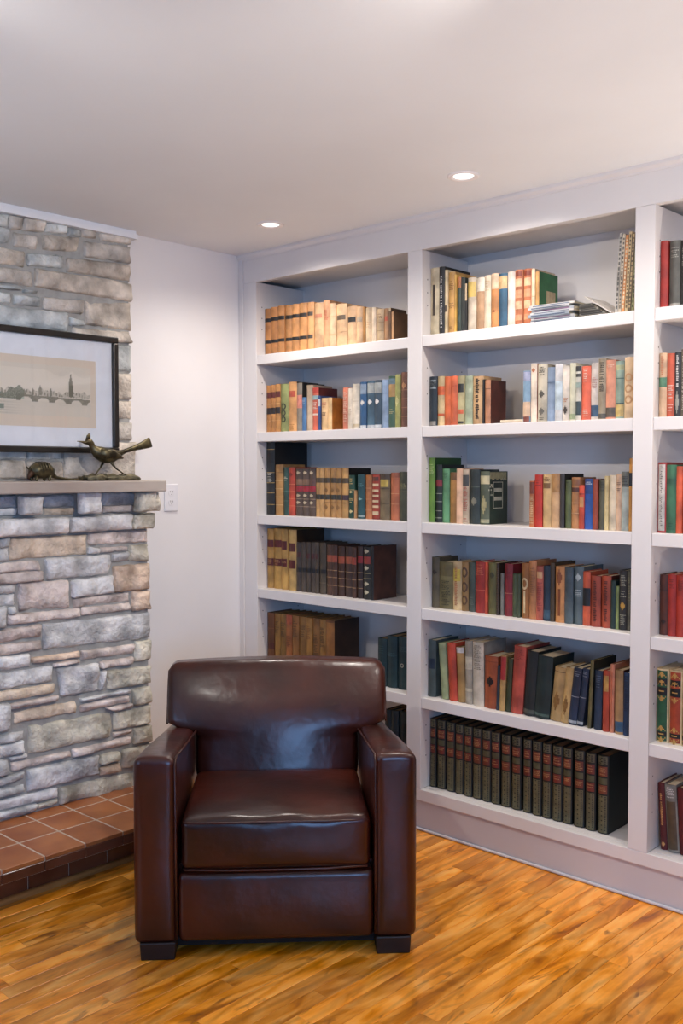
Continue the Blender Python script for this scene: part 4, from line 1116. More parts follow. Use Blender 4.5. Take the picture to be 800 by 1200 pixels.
 (1.6021, 0.0163, 0.209, 0.0, '4e3e2a', '', 'narrow dark brown book'),
 (1.6208, 0.0368, 0.199, 0.0, 'e09a58', 'w.12-.6#8a4a20 o.66-.95#8a4a20', 'peach book with brown vase ornament'),
 (1.6583, 0.0329, 0.197, 0.0, '56666e', 'b.4-1#48565e', 'blue-grey cloth book'),
 (1.6929, 0.0364, 0.203, 0.0, '5e7078', 't.48-.6#c0ccd0 o.75-.88#c0ccd0', 'blue-grey book with white ornament'),
 (1.7305, 0.0282, 0.188, 0.0, 'd25a34', 'b.37-.7#1a1a1c', 'orange book with wide black band'),
 (1.7611, 0.0359, 0.176, 0.0, 'a0432a', 'v.1-.9#5a2014', 'brick red book'),
 (1.7992, 0.0354, 0.178, 0.0, 'b0492a', 'v.1-.9#5a2014 B#5a2014', 'rust red book'),
 (1.8358, 0.018, 0.164, 0.0, '1e3a36', '', 'narrow dark teal book'),
 (1.8551, 0.0108, 0.147, 0.0, '8a9a5a', '', 'short thin lime green book'),
 (1.8665, 0.0308, 0.202, 0.0, '2e2c2e', 'o.34-.48#c89a3a t.74-.92#a0a090 t.54-.66#a0a090 t.06-.26#a0a090', 'black book with gold medallion'),
 (1.8989, 0.0119, 0.201, 0.0, '5e5e52', 't.5-.9#8a8a70', 'narrow grey gilt book'),
]),
'Ms5': (0.035, [
 (1.065, 0.0374, 0.223, 0.0, '4e5e60', 'l.5-.68#1e3048', 'slate book with navy label'),
 (1.1354, 0.0323, 0.217, -0.083, 'a9b88a', '', 'pale green book leaning'),
 (1.1703, 0.0378, 0.222, -0.057, 'd04a2a', '', 'vermilion book leaning'),
 (1.2119, 0.0347, 0.211, -0.053, 'b08a4e', 'b.9-1#e0dcd8', 'ochre book with white torn head'),
 (1.2478, 0.0327, 0.242, -0.015, 'b0a898', 'b.55-.75#d8d0b8 b.2-.25#d8d0b8', 'grey book with ivory label'),
 (1.2832, 0.0494, 0.242, -0.015, 'd8cdba', 't.55-.95#8a8070 B#a8a49a', 'thick ivory book showing pale cover'),
 (1.3338, 0.0566, 0.196, 0.012, 'b05528', 'o.42-.62#2a1810 r.9#8a3a1c', 'wide burnt orange book with black ornament'),
 (1.3916, 0.0109, 0.168, 0.036, '24303e', '', 'short navy book'),
 (1.4038, 0.0235, 0.207, 0.033, 'c8a060', 'b.56-.98#b03030', 'gold book with red upper half'),
 (1.4282, 0.0214, 0.198, 0.053, '3a4022', '', 'dark olive book'),
 (1.4505, 0.05, 0.248, 0.059, 'c2503e', 't.8-.95#8a3028', 'tall coral red book leaning'),
 (1.5027, 0.0456, 0.236, 0.068, '1e2424', 'b.04-.1#4a5048', 'black cloth book leaning'),
 (1.5512, 0.0607, 0.226, 0.072, '1c2e2e', 'b.04-.08#4a6058', 'thick dark teal book leaning'),
 (1.6134, 0.0436, 0.193, 0.104, 'c8a468', 'o.2-.55#8a6430 r.92#6a4a24', 'cream and brown book with vine ornament'),
 (1.6587, 0.0299, 0.198, 0.105, 'c4a062', 'o.15-.5#8a6430', 'cream book with vine ornament, narrower'),
 (1.6896, 0.0316, 0.202, 0.109, '1e2e4a', 't.86-.95#8a90a0 r.5#8a90a0 b.03-.08#a8b0b8', 'navy blue volume leaning'),
 (1.7223, 0.0237, 0.204, 0.117, '1e2e48', 't.86-.95#8a90a0 r.5#8a90a0 b.03-.08#a8b0b8', 'navy blue volume leaning'),
 (1.7656, 0.0131, 0.236, 0.044, '6a6238', 'B#2a2a1c', 'tall narrow olive book'),
 (1.787, 0.0291, 0.204, 0.015, '22344e', 't.72-.92#5a6a80', 'dark blue book'),
 (1.8223, 0.0229, 0.209, 0.008, 'b5401e', 'l.66-.92#c8984a', 'orange-red book with gold label'),
 (1.8475, 0.0153, 0.233, 0.006, 'dc8a68', 'w.1-.9#c86a48', 'tall narrow salmon book'),
 (1.8682, 0.0296, 0.217, -0.006, 'b08a5a', 'b.04-.2#3a6080 B#4a2020', 'brown paperback with blue foot'),
 (1.8987, 0.0186, 0.212, 0.006, '24406a', 't.4-.95#101c34', 'dark blue book against the upright'),
]),
'Rs1': (0.03, [
 (2.009, 0.0252, 0.214, 0.0, 'b02418', '', 'scarlet book against the upright'),
 (2.0384, 0.0362, 0.21, 0.0, '5e5e58', 't.72-.9#a0a098 b.03-.06#a0a098', 'grey book with silver lettering'),
 (2.0771, 0.031, 0.206, 0.0, '1e1c1c', 't.6-.9#8a8a84', 'black book at the frame edge'),
]),
'Rs2': (0.03, [
 (2.009, 0.026, 0.206, 0.0, 'e0bc98', 'b.47-.62#5a9070 v.65-.95#d08a60', 'peach book with green band'),
 (2.0357, 0.0252, 0.203, 0.0, 'dd6240', 't.3-.5#f4e0d0 t.1-.2#f4c8b8', 'coral book with white lettering'),
 (2.0615, 0.0216, 0.205, 0.0, '34363c', 'v.45-.95#e0e0e0 o.05-.4#a0a098', 'black book with white upright lettering and picture'),
 (2.0838, 0.0301, 0.212, 0.0, '6a6258', 't.1-.9#d8d0c8', 'grey book with white lettering at edge'),
]),
'Rs3': (0.033, [
 (2.009, 0.0288, 0.228, 0.0, 'b83a38', 'W.03-.97#d8d4ce V.05-.95#4a4644', 'white book with red border and handwritten title'),
 (2.0392, 0.0332, 0.22, 0.0, '3f7a58', 'b.72-.8#2c5a40 t.05-.15#2c5a40', 'green cloth book'),
 (2.0732, 0.0192, 0.215, 0.0, 'e06038', '', 'orange book'),
 (2.093, 0.0327, 0.218, 0.0, 'c04030', 'w.05-.95#d89080', 'red book at the frame edge'),
]),
'Rs4': (0.056, [
 (2.009, 0.0301, 0.198, 0.0, '5a2a18', 'r.75#3a180e o.18-.27#2a120a', 'dark russet book with small black emblem'),
 (2.0397, 0.027, 0.201, 0.0, 'b32a1e', 't.75-.92#7a1812', 'red book between russet and orange books'),
 (2.0673, 0.03, 0.199, 0.0, 'c0341c', 't.75-.92#7a1812', 'orange-red book at the frame edge'),
]),
'Rs5': (0.042, [
 (2.009, 0.0415, 0.241, 0.0, 'e4cfa0', 'K#1e5a3a', 'green striped book with black and gold bands'),
 (2.0522, 0.0432, 0.241, 0.0, 'e4cfa0', 'K#b0431e', 'orange-brown striped book with black and gold bands'),
 (2.0965, 0.0355, 0.241, 0.0, 'e4cfa0', 'K#8a7a50', 'olive striped book with black and gold bands'),
]),
'Rs6': (0.061, [
 (2.0237, 0.0219, 0.22, -0.062, '5e1418', 'v.3-.85#d8a060 o.05-.13#d8a060', 'dark red book with gilt upright lettering'),
 (2.0478, 0.0396, 0.22, -0.068, '8a8a84', 'l.04-.76#5a4a34 t.8-.97#d8d8d4', 'silver-jacketed book with picture spine'),
 (2.0884, 0.0337, 0.217, -0.055, '6a1218', '', 'maroon book at the frame edge'),
]),
}
VOLUME_SET = [[1.0561, 0.0401], [1.0976, 0.0429], [1.1438, 0.0415], [1.1886, 0.0395], [1.2301, 0.0389], [1.2703, 0.0403], [1.3138, 0.0409], [1.3559, 0.039], [1.3992, 0.0426], [1.4448, 0.0419], [1.4952, 0.0353], [1.5346, 0.0393], [1.5768, 0.037], [1.6166, 0.0409], [1.6603, 0.0369], [1.7026, 0.0422], [1.7501, 0.0393], [1.7947, 0.0417]]

M_PAGES = mottled('page_edges', lin('cbb894'), lin('e2d4b4'), scale=6, rough=0.85, stretch=(60, 1, 1))
M_PAGES_DARK = mottled('aged_page_edges', lin('6e5a40'), lin('8a7350'), scale=6, rough=0.85, stretch=(60, 1, 1))
SEG = 6


def spine_curve(w, r, s):
    """front outline of a spine of width w, s from 0 to 1 (x, y); bulges towards the viewer"""
    a = math.pi * s
    return (w * s, r * (1 - math.sin(a)))


def patch(mb, w, r, z0, z1, s0=0.0, s1=1.0, lift=0.0005, n=SEG):
    v_, f_ = [], []
    for i in range(n + 1):
        s = s0 + (s1 - s0) * i / n
        x_, y_ = spine_curve(w, r, s)
        v_ += [(x_, y_ - lift, z0), (x_, y_ - lift, z1)]
    for i in range(n):
        f_.append((2 * i, 2 * i + 2, 2 * i + 3, 2 * i + 1))
    mb.add(v_, f_)


def make_book(loc, w, h, tilt, color, feat, label, group, rng, depth=None, dark_pages=False):
    root = empty('book', loc)
    tag(root, label, 'book', group)
    root.rotation_euler = (0, tilt, 0)
    d = depth or max(0.10, min(0.225, h * rng.uniform(0.64, 0.72)))
    t = min(0.003, w * 0.14)
    r = min(0.010, w * 0.24)
    board = None
    items = feat.split()
    for it in items:
        if it.startswith('B#'):
            board = it[2:]
    # cover: spine arc and two boards, one mesh
    outer = [(0, d)] + [spine_curve(w, r, i / SEG) for i in range(SEG + 1)] + [(w, d)]
    inner = [(w - t, d), (w - t, r + t), (t, r + t), (t, d)]
    prof = outer + inner
    n = len(prof)
    v_ = [(x_, y_, z_) for z_ in (0.0, h) for (x_, y_) in prof]
    f_ = [(i, (i + 1) % n, (i + 1) % n + n, i + n) for i in range(n)]
    no = len(outer)
    for base, flip in ((0, True), (n, False)):
        # caps of the U-shaped profile
        quads = [(0, 1, no + 2, no + 3), (no - 2, no - 1, no, no + 1)]
        mid = (list(range(1, no - 1)) + [no + 1, no + 2])
        for q in quads + [tuple(mid)]:
            q = tuple(base + k for k in q)
            f_.append(q if not flip else tuple(reversed(q)))
    cov = mesh_obj('cover', v_, f_, book_mat(color), root)
    if board:
        cov.data.materials.append(book_mat(board))
        for p in cov.data.polygons:
            c_ = p.center
            if c_.x > w - 0.0005 and c_.y > r + 0.004:
                p.material_index = 1
    box_obj('page_block', t, w - t, r + t, d - 0.004, 0.0025, h - 0.0035, M_PAGES_DARK if dark_pages else M_PAGES, root)
    letters = {}
    for it in items:
        k = it[0]
        if k == 'B':
            continue
        if k == 'G':    # paper label on the facing board
            m = MB().box(w, w + 0.0005, 0.052, 0.112, h * 0.42, h * 0.66)
            m.build('cover_label', foil_mat('c8b48c'), root)
            continue
        if k == 'H':    # ornamented board: scalloped head, frame and small sprays
            m = MB()
            for i in range(8):
                y0 = 0.012 + i * (d - 0.02) / 8
                m.box(w, w + 0.0006, y0, y0 + (d - 0.02) / 8 * 0.97, h * (0.86 - 0.02 * (i % 2)), h * 0.985)
            m.build('board_ornament', foil_mat('a8a67a'), root)
            m = MB()
            yc, zc = d * 0.5, h * 0.55
            for (a0, a1, b0, b1) in ((-0.032, -0.029, -0.05, 0.05), (0.029, 0.032, -0.05, 0.05), (-0.032, 0.032, -0.05, -0.047), (-0.032, 0.032, 0.047, 0.05), (-0.025, 0.025, -0.02, -0.006), (-0.025, 0.025, 0.012, 0.026)):
                m.box(w, w + 0.0006, yc + a0, yc + a1, zc + b0, zc + b1)
            for i in range(10):
                a = i * 0.63
                yy, zz = yc - 0.045 + 0.014 * math.cos(a) * (i % 3) / 2, zc + 0.02 + 0.02 * math.sin(a)
                m.box(w, w + 0.0006, yy - 0.003, yy + 0.003, zz - 0.003, zz + 0.003)
            for i in range(5):
                m.box(w, w + 0.0006, yc + 0.02 + 0.006 * i, yc + 0.025 + 0.006 * i, zc + 0.055 + 0.004 * (i % 2), zc + 0.06 + 0.005 * (i % 2))
            tag(m.build('board_ornament', foil_mat('c0c4b0'), root), kind='stuff')
            continue
        if k == 'K':
            col = it[2:]
            m = MB(); patch(m, w, r, h * 0.02, h * 0.98, 0.09, 0.91)
            m.build('spine_panel', foil_mat(col), root)
            for (a, b) in ((0.79, 0.87), (0.645, 0.755), (0.085, 0.145)):
                m = MB(); patch(m, w, r, h * a, h * b, 0.09, 0.91, 0.0009)
                m.build('title_label', foil_mat('16120e'), root)
            m = MB()
            for (zc, up) in ((0.89, 1), (0.635, -1), (0.155, 1), (0.075, -1), (0.775, 1)):
                for i in range(4):
                    s_ = 0.34 * (1 - i / 4)
                    patch(m, w, r, h * zc + up * i * 0.0045, h * zc + up * (i + 1) * 0.0045, 0.5 - s_, 0.5 + s_, 0.0011, 2)
            for zc in (0.70, 0.83, 0.115):
                patch(m, w, r, h * zc - 0.002, h * zc + 0.002, 0.28, 0.72, 0.0012, 3)
            tag(m.build('gilt_ornament', foil_mat('c89a48'), root), kind='stuff')
            continue
        body, col = it[1:].split('#')
        if '-' in body:
            a, b = (float(q) for q in body.split('-'))
        else:
            a = b = float(body)
        if k == 'b':
            m = MB(); patch(m, w, r, h * a, min(h * b, h - 0.0005))
            m.build('title_band', foil_mat(col), root)
        elif k in 'lL':
            m = MB(); patch(m, w, r, h * a, h * b, 0.1, 0.9, 0.0007)
            m.build('title_label', foil_mat(col), root)
        elif k in 'wW':
            s_ = 0.13 if k == 'w' else 0.38
            m = MB(); patch(m, w, r, h * a, h * b, 0.5 - s_, 0.5 + s_, 0.0006)
            m.build('spine_stripe', foil_mat(col), root)
        elif k == 'r':
            m = MB(); patch(m, w, r, h * a - 0.0012, h * a + 0.0012, 0.0, 1.0, 0.0012)
            m.build('raised_band', foil_mat(col), root)
        elif k == 't':
            m = letters.setdefault(col, MB())
            z_ = h * b
            while z_ > h * a + 0.002:
                wd = rng.uniform(0.2, 0.38)
                s_ = 0.5 - wd
                while s_ < 0.5 + wd - 0.04:
                    e_ = min(s_ + rng.uniform(0.05, 0.16), 0.5 + wd)
                    patch(m, w, r, z_ - 0.0032, z_, s_, e_, 0.0009, 1)
                    s_ = e_ + 0.035
                z_ -= rng.choice((0.0055, 0.0055, 0.009))
        elif k in 'vV':
            m = letters.setdefault(col, MB())
            z_ = h * b
            while z_ > h * a + 0.004:
                if rng.random() > (0.12 if k == 'v' else 0.2):
                    s0 = 0.30 + rng.uniform(0, 0.08) * (2 if k == 'V' else 1)
                    s1 = 0.70 - rng.uniform(0, 0.12) * (2 if k == 'V' else 1)
                    patch(m, w, r, z_ - (0.0036 if k == 'v' else 0.0016), z_, s0, s1, 0.001, 2)
                    if k == 'V':
                        patch(m, w, r, z_ - 0.0034, z_ - 0.0016, 0.5, 0.56, 0.001, 1)
                z_ -= 0.0056
        elif k == 'o':
            m = letters.setdefault(col, MB())
            zc, hz = h * (a + b) / 2, h * (b - a) / 2
            N_ = 6
            for i in range(N_):
                q0, q1 = -1 + 2 * i / N_, -1 + 2 * (i + 1) / N_
                s_ = 0.30 * (1 - abs((q0 + q1) / 2) ** 1.3)
                patch(m, w, r, zc + q0 * hz, zc + q1 * hz * 0.98, 0.5 - s_, 0.5 + s_, 0.0009, 2)
        elif k == 'c':
            m = letters.setdefault(col, MB())
            zc, rz = h * (a + b) / 2, h * (b - a) / 2
            N_ = 14
            sr = min(0.42, rz / w)
            for i in range(N_):
                a0, a1 = 2 * math.pi * i / N_, 2 * math.pi * (i + 1) / N_
                q = []
                for (aa, f) in ((a0, 1), (a1, 1), (a1, 0.62), (a0, 0.62)):
                    x_, y_ = spine_curve(w, r, 0.5 + sr * f * math.cos(aa))
                    q.append((x_, y_ - 0.001, zc + rz * f * math.sin(aa)))
                m.add(q, [(0, 1, 2, 3)])
    for col, m in letters.items():
        tag(m.build('spine_lettering', foil_mat(col), root), kind='stuff')
    return root


ORD = ['first', 'second', 'third', 'fourth', 'fifth', 'sixth', 'seventh', 'eighth', 'ninth', 'tenth', 'eleventh', 'twelfth', 'thirteenth', 'fourteenth',
       'fifteenth', 'sixteenth', 'seventeenth', 'eighteenth', 'nineteenth', 'twentieth', 'twenty-first', 'twenty-second', 'twenty-third', 'twenty-fourth',
       'twenty-fifth', 'twenty-sixth', 'twenty-seventh', 'twenty-eighth', 'twenty-ninth', 'thirtieth']
BAY = {'L': 'corner', 'M': 'middle', 'R': 'outer'}
LEVEL = {'s1': 'top', 's2': 'second', 's3': 'third', 's4': 'fourth', 's5': 'fifth', 's6': 'bottom'}
ZTOP = dict(zip(('s1', 's2', 's3', 's4', 's5', 's6'), SHELF_Z + (0.172,)))
brng = random.Random(5)
for key, (sb, books) in BOOKS.items():
    bay, lev = BAY[key[0]], LEVEL[key[1:]]
    for i, (bx_, bw, bh, bt, col, feat, desc) in enumerate(books):
        z = ZTOP[key[1:]] + 0.0004 + max(0.0, bw * math.sin(bt))
        label = f'{desc}, {ORD[i]} along, {lev} shelf, {bay} bay'
        y = sb + brng.uniform(-0.002, 0.004)
        make_book((bx_, y, z), bw, bh, bt, col, feat, label, f'books on the {lev} shelf of the {bay} bay', brng, dark_pages=(key in ('Ls5', 'Ls4', 'Ls6')))
rs = 'b.725-.86#7a3424 b.51-.63#7a3424 t.75-.84#b87a4a t.54-.6#b87a4a'
for i, (bx_, bw) in enumerate(VOLUME_SET):
    if i + 1 < len(VOLUME_SET):
        bw = min(bw, VOLUME_SET[i + 1][0] - max(bx_, 1.0655))
    RV = min(0.010, (bw - 0.001) * 0.24)
    bx_ = max(bx_, 1.0655)
    red = ('7a3424', '7a2e26', '86402a')[i % 3]
    feat = f'l.885-.99#6a6850 l.735-.86#{red} l.635-.715#56583f l.51-.625#{red} L.015-.49#6e6a4c t.75-.84#b88a5a t.54-.6#b88a5a B#0e1a18'
    root = make_book((bx_, 0.052 + brng.uniform(0, 0.003), 0.1724), bw - 0.001, 0.272, 0, '121a18', feat,
                     f'dark green gilt volume with red labels, {ORD[i]} along, bottom shelf, middle bay', 'matching volumes on the bottom shelf', brng,
                     depth=0.19, dark_pages=True)
    m = MB()     # small dark tooling marks along the gilt panel
    for k in range(22):
        z_ = 0.012 + k * 0.0055
        patch(m, bw - 0.001, RV, z_, z_ + 0.003, 0.17, 0.27, 0.0013, 1)
        patch(m, bw - 0.001, RV, z_, z_ + 0.003, 0.73, 0.83, 0.0013, 1)
        if k % 3 == 0:
            patch(m, bw - 0.001, RV, z_, z_ + 0.004, 0.44, 0.56, 0.0013, 1)
    for k in range(4):
        patch(m, bw - 0.001, RV, 0.272 * 0.895 + k * 0.006, 0.272 * 0.895 + k * 0.006 + 0.004, 0.2 + 0.15 * (k % 2), 0.4 + 0.15 * (k % 2), 0.0013, 1)
        patch(m, bw - 0.001, RV, 0.272 * 0.895 + k * 0.006, 0.272 * 0.895 + k * 0.006 + 0.004, 0.6, 0.8, 0.0013, 1)
    tag(m.build('gilt_tooling', foil_mat('1c221c'), root), kind='stuff')


def magazine(loc, w, d, t, rot, color, label, group, spine='8a98a8', lying=True):
    """a thin stapled magazine: two covers round a block of pages; lying flat or standing"""
    root = empty('magazine', loc)
    tag(root, label, 'magazine', group)
    root.rotation_euler = rot
    c = MB()
    k = 0.0007
    if lying:
        c.box(0, w, 0, d, 0, k).box(0, w, 0, d, t - k, t).box(0, w, -0.0006, k, 0, t)
        c.build('cover', book_mat(color, 0.35), root)
        box_obj('page_block', 0.001, w - 0.001, k, d - 0.001, k, t - k, M_PAGES, root)
        m = MB().box(w * 0.08, w * 0.9, -0.0012, -0.0006, t * 0.25, t * 0.7)
        m.build('spine_stripe', foil_mat(spine), root)
    else:
        c.box(0, k, 0, d, 0, w).box(t - k, t, 0, d, 0, w).box(0, t, -0.0006, k, 0, w)
        c.build('cover', book_mat(color, 0.35), root)
        box_obj('page_block', k, t - k, k, d - 0.001, 0.001, w - 0.001, M_PAGES, root)
        m = MB()
        z_ = w * 0.06
        while z_ < w * 0.94:
            e_ = z_ + brng.uniform(0.004, 0.012)
            m.box(t * 0.25, t * 0.75, -0.0012, -0.0006, z_, e_)
            z_ = e_ + 0.006
        tag(m.build('spine_lettering', foil_mat(spine), root), kind='stuff')
    return root


z = SHELF_Z[0]
acc = 0.0004
for i in range(7):
    t = (0.009, 0.008, 0.010, 0.007, 0.009, 0.008, 0.007)[i]
    magazine((1.535 + 0.006 * math.sin(i * 2.1), 0.018 + 0.005 * math.cos(i * 1.7), z + acc), 0.175 - 0.006 * (i % 3), 0.21, t, (0, 0, 0.03 * math.sin(i * 1.3)),
             ('b4c0cc', 'd4d8dc', 'aab8c8', 'dcdcdc', 'bac4d0', 'c8ccd2', 'e2e2e0')[i],
             f'pale blue-white magazine lying flat, {ORD[i]} from the bottom of its pile, top shelf', 'pile of pale magazines on the top shelf', ('6a7890', '8a6a8a', '50607a')[i % 3])
    acc += t + 0.0003
acc = 0.0004
for i in range(6):
    magazine((1.722, 0.03 + 0.003 * (i % 2), z + acc), 0.107 - 0.012 * i, 0.2, 0.0075, (0, 0, 0), ('5a564c', '8c8a80', '3e3c36', '9a968a', '4a463e', '77736a')[i],
             f'dark-edged magazine lying flat, {ORD[i]} from the bottom of its pile, top shelf', 'pile of dark-edged magazines on the top shelf', '2c2a26')
    acc += 0.0078
magazine((1.738, 0.034, z + 0.071), 0.118, 0.15, 0.003, (0, 0.577, 0), 'e6e2dc', 'white thin magazine sloping down from the dark-edged pile', None, 'd8d4cc')
for i, (col, sp) in enumerate((('b8b4ac', '4a4a48'), ('c9beaa', '5a5248'), ('d08a4a', 'e8d8b8'), ('d8c090', '6a5030'), ('6a5a40', 'c8b080'), ('8a8a5a', '3a3a24'))):
    magazine((1.855 + i * 0.0115, 0.03, z + 0.0006), 0.262 - 0.004 * (i % 3), 0.2, 0.010, (0, 0.055, 0), col,
             ('grey', 'stone', 'orange', 'straw', 'brown', 'olive')[i] + ' standing magazine leaning against the upright, top shelf, middle bay', 'standing magazines on the top shelf', sp, lying=False)
# a thin book lying flat in front of the empty gap
rb = make_book((1.392, 0.05, SHELF_Z[1] + 0.0005), 0.013, 0.235, math.radians(90), 'd8c8b0', '', 'thin cream book lying flat, second shelf, middle bay', None, brng, depth=0.15)
rb.location = (1.392, 0.05, SHELF_Z[1] + 0.0136)

# ------------------------------------------------------------------ things on and over the mantel
M_BRONZE = mottled('aged_bronze', lin('2f2a1e'), lin('6e6448'), scale=24, rough=0.42, metallic=0.75, bump=0.5, bump_scale=90, bump_dist=0.002)
M_BRONZE_BASE = mottled('bronze_rock', lin('4a4534'), lin('857b60'), scale=30, rough=0.6, metallic=0.5, bump=0.8, bump_scale=60, bump_dist=0.004)
MZ = 1.383
bird = empty('bird_statue', (0.17, -0.82, MZ + 0.0006))
tag(bird, 'bronze long-tailed running bird statue on the stone mantel', 'statue')


def L_(y, z):
    return (0.0, y + 0.82, z - MZ)


def ell_tube(mb, pts, seg=14):
    """pts: (x,y,z, half width across x, half height)"""
    P = [Vector(p[:3]) for p in pts]
    rings = []
    for i, p in enumerate(P):
        t = (P[min(i + 1, len(P) - 1)] - P[max(i - 1, 0)]).normalized()
        up = Vector((0, -t.z, t.y))
        rings.append([p + Vector((1, 0, 0)) * (math.cos(2 * math.pi * k / seg) * pts[i][3]) + up * (math.sin(2 * math.pi * k / seg) * pts[i][4]) for k in range(seg)])
    v_ = [q for r_ in rings for q in r_]
    f_ = []
    for i in range(len(P) - 1):
        for k in range(seg):
            k2 = (k + 1) % seg
            f_.append((i * seg + k, i * seg + k2, (i + 1) * seg + k2, (i + 1) * seg + k))
    f_ += [tuple(reversed(range(seg))), tuple((len(P) - 1) * seg + k for k in range(seg))]
    mb.add(v_, f_)


m = MB()
body = [(-0.958, 1.532, 0.0015, 0.0012), (-0.940, 1.531, 0.003, 0.003), (-0.925, 1.528, 0.006, 0.006), (-0.916, 1.531, 0.0105, 0.011), (-0.905, 1.532, 0.0125, 0.013),
        (-0.897, 1.524, 0.0115, 0.012), (-0.891, 1.512, 0.012, 0.012), (-0.884, 1.502, 0.016, 0.018), (-0.868, 1.492, 0.024, 0.025), (-0.848, 1.484, 0.030, 0.029),
        (-0.825, 1.479, 0.032, 0.030), (-0.802, 1.480, 0.028, 0.026), (-0.782, 1.484, 0.020, 0.019), (-0.766, 1.490, 0.013, 0.012), (-0.745, 1.498, 0.010, 0.0085),
        (-0.70, 1.511, 0.009, 0.0105), (-0.665, 1.521, 0.008, 0.015), (-0.635, 1.531, 0.007, 0.020), (-0.622, 1.536, 0.004, 0.021)]
ell_tube(m, [(0, y + 0.82, z - MZ, a, b) for (y, z, a, b) in body])
m.build('bird_figure', M_BRONZE, bird, smooth=True)
m = MB()
ell_tube(m, [(0, -0.914 + 0.82, 1.538 - MZ, 0.005, 0.008), (0, -0.908 + 0.82, 1.552 - MZ, 0.004, 0.009), (0, -0.904 + 0.82, 1.563 - MZ, 0.001, 0.003)], 10)
m.build('crest', M_BRONZE, bird, smooth=True)
for s, (p0, p1, p2, p3) in ((-1, ((-0.834, 1.458), (-0.850, 1.432), (-0.874, 1.405), (-0.892, 1.401))), (1, ((-0.822, 1.458), (-0.795, 1.430), (-0.760, 1.409), (-0.748, 1.404)))):
    m = MB()
    pts = [(s * 0.012, p[0] + 0.82, p[1] - MZ) for p in (p0, p1, p2, p3)]
    m.tube(pts, [0.0065, 0.0032, 0.0028, 0.002], 8)
    for dx in (-0.008, 0.008):
        m.tube([pts[2], (pts[2][0] + dx, pts[2][1] - 0.016, pts[2][2] - 0.003)], [0.0024, 0.0014], 6)
    m.build('leg', M_BRONZE, bird, smooth=True)
wr = random.Random(3)
for s in (-1, 1):
    m = MB()
    ell_tube(m, [(s * 0.022, -0.868 + 0.82, 1.494 - MZ, 0.005, 0.012), (s * 0.029, -0.845 + 0.82, 1.488 - MZ, 0.006, 0.018), (s * 0.030, -0.815 + 0.82, 1.482 - MZ, 0.006, 0.017), (s * 0.024, -0.785 + 0.82, 1.476 - MZ, 0.004, 0.010), (s * 0.018, -0.765 + 0.82, 1.470 - MZ, 0.002, 0.004)], 10)
    m.build('wing', M_BRONZE, bird, smooth=True)
vb, fb = rounded_box(0.045, 0.116, 0.010, 0.008, 2, 9, None)
vb = [(p.x * (1 + 0.18 * math.sin(p.y * 70)), p.y, max(0.0, p.z + 0.010 + (0.005 * math.sin(p.y * 90 + 1) + 0.004 * math.sin(p.x * 120 + p.y * 45) if p.z > 0 else 0))) for p in vb]
mesh_obj('rock_base', vb, fb, M_BRONZE_BASE, bird, smooth=True)

arm_ = empty('armadillo_figurine', (0.19, -1.118, MZ + 0.0006))
tag(arm_, 'small dark bronze armadillo figurine on the stone mantel', 'figurine')
m = MB()
sh = [(-0.046, 0.030, 0.014, 0.012), (-0.038, 0.034, 0.024, 0.022), (-0.024, 0.038, 0.030, 0.029), (-0.008, 0.040, 0.032, 0.031), (0.010, 0.039, 0.032, 0.031), (0.026, 0.035, 0.028, 0.027),
      (0.036, 0.030, 0.021, 0.020), (0.043, 0.022, 0.011, 0.011), (0.060, 0.013, 0.006, 0.006), (0.095, 0.008, 0.004, 0.004), (0.135, 0.006, 0.0028, 0.0028), (0.168, 0.005, 0.0012, 0.0012)]
ell_tube(m, [(0, y, z, a, b) for (y, z, a, b) in sh])
m.build('armadillo_body', M_BRONZE, arm_, smooth=True)
m = MB()
ell_tube(m, [(0.004, -0.036, 0.034, 0.014, 0.014), (0.008, -0.048, 0.028, 0.012, 0.013), (0.010, -0.056, 0.018, 0.008, 0.008), (0.011, -0.060, 0.008, 0.004, 0.004)], 12)
m.build('head', mottled('dark_brown_bronze', lin('2c1c12'), lin('4c3220'), scale=20, rough=0.5, metallic=0.5), arm_, smooth=True)
for s in (-1, 1):
    m = MB()
    ell_tube(m, [(s * 0.010, -0.044, 0.040, 0.003, 0.002), (s * 0.012, -0.050, 0.048, 0.005, 0.003), (s * 0.013, -0.053, 0.054, 0.002, 0.001)], 8)
    m.build('ear', M_BRONZE, arm_, smooth=True)
    for yy in (-0.030, 0.022):
        m = MB()
        m.tube([(s * 0.016, yy, 0.022), (s * 0.018, yy - 0.002, 0.008), (s * 0.018, yy - 0.004, 0.002)], [0.008, 0.006, 0.006], 8)
        m.build('leg', M_BRONZE, arm_, smooth=True)
for yy, rr in ((-0.020, 0.0325), (-0.010, 0.0335), (0.0, 0.034), (0.010, 0.0335), (0.020, 0.031)):
    m = MB()
    pts = [(rr * math.cos(a), yy, 0.0385 + 0.97 * rr * math.sin(a)) for a in [math.pi * (k / 14) for k in range(15)]]
    m.tube(pts, 0.0016, 6)
    m.build('shell_band', M_BRONZE, arm_, smooth=True)

# framed print
fr = empty('framed_print', (0.072, -1.22, 1.49))
tag(fr, 'black framed etching of a city bridge hung on the chimney stone', 'picture')
M_FRAME = mottled('black_frame', lin('15120f'), lin('211b17'), scale=12, rough=0.3)
M_MATB = mottled('mat_board', lin('ececee'), lin('f0f0f2'), scale=20, rough=0.9)
FW, FH, FT = 0.50, 0.462, 0.024
for (y0, y1, z0, z1) in ((-FW, FW, FH - FT, FH), (-FW, FW, 0, FT), (-FW, -FW + FT, FT, FH - FT), (FW - FT, FW, FT, FH - FT)):
    box_obj('frame_rail', 0.0, 0.026, y0, y1, z0, z1, M_FRAME, fr, bevel=0.004)
box_obj('mat_board', 0.004, 0.010, -FW + FT, FW - FT, FT, FH - FT, M_MATB, fr)
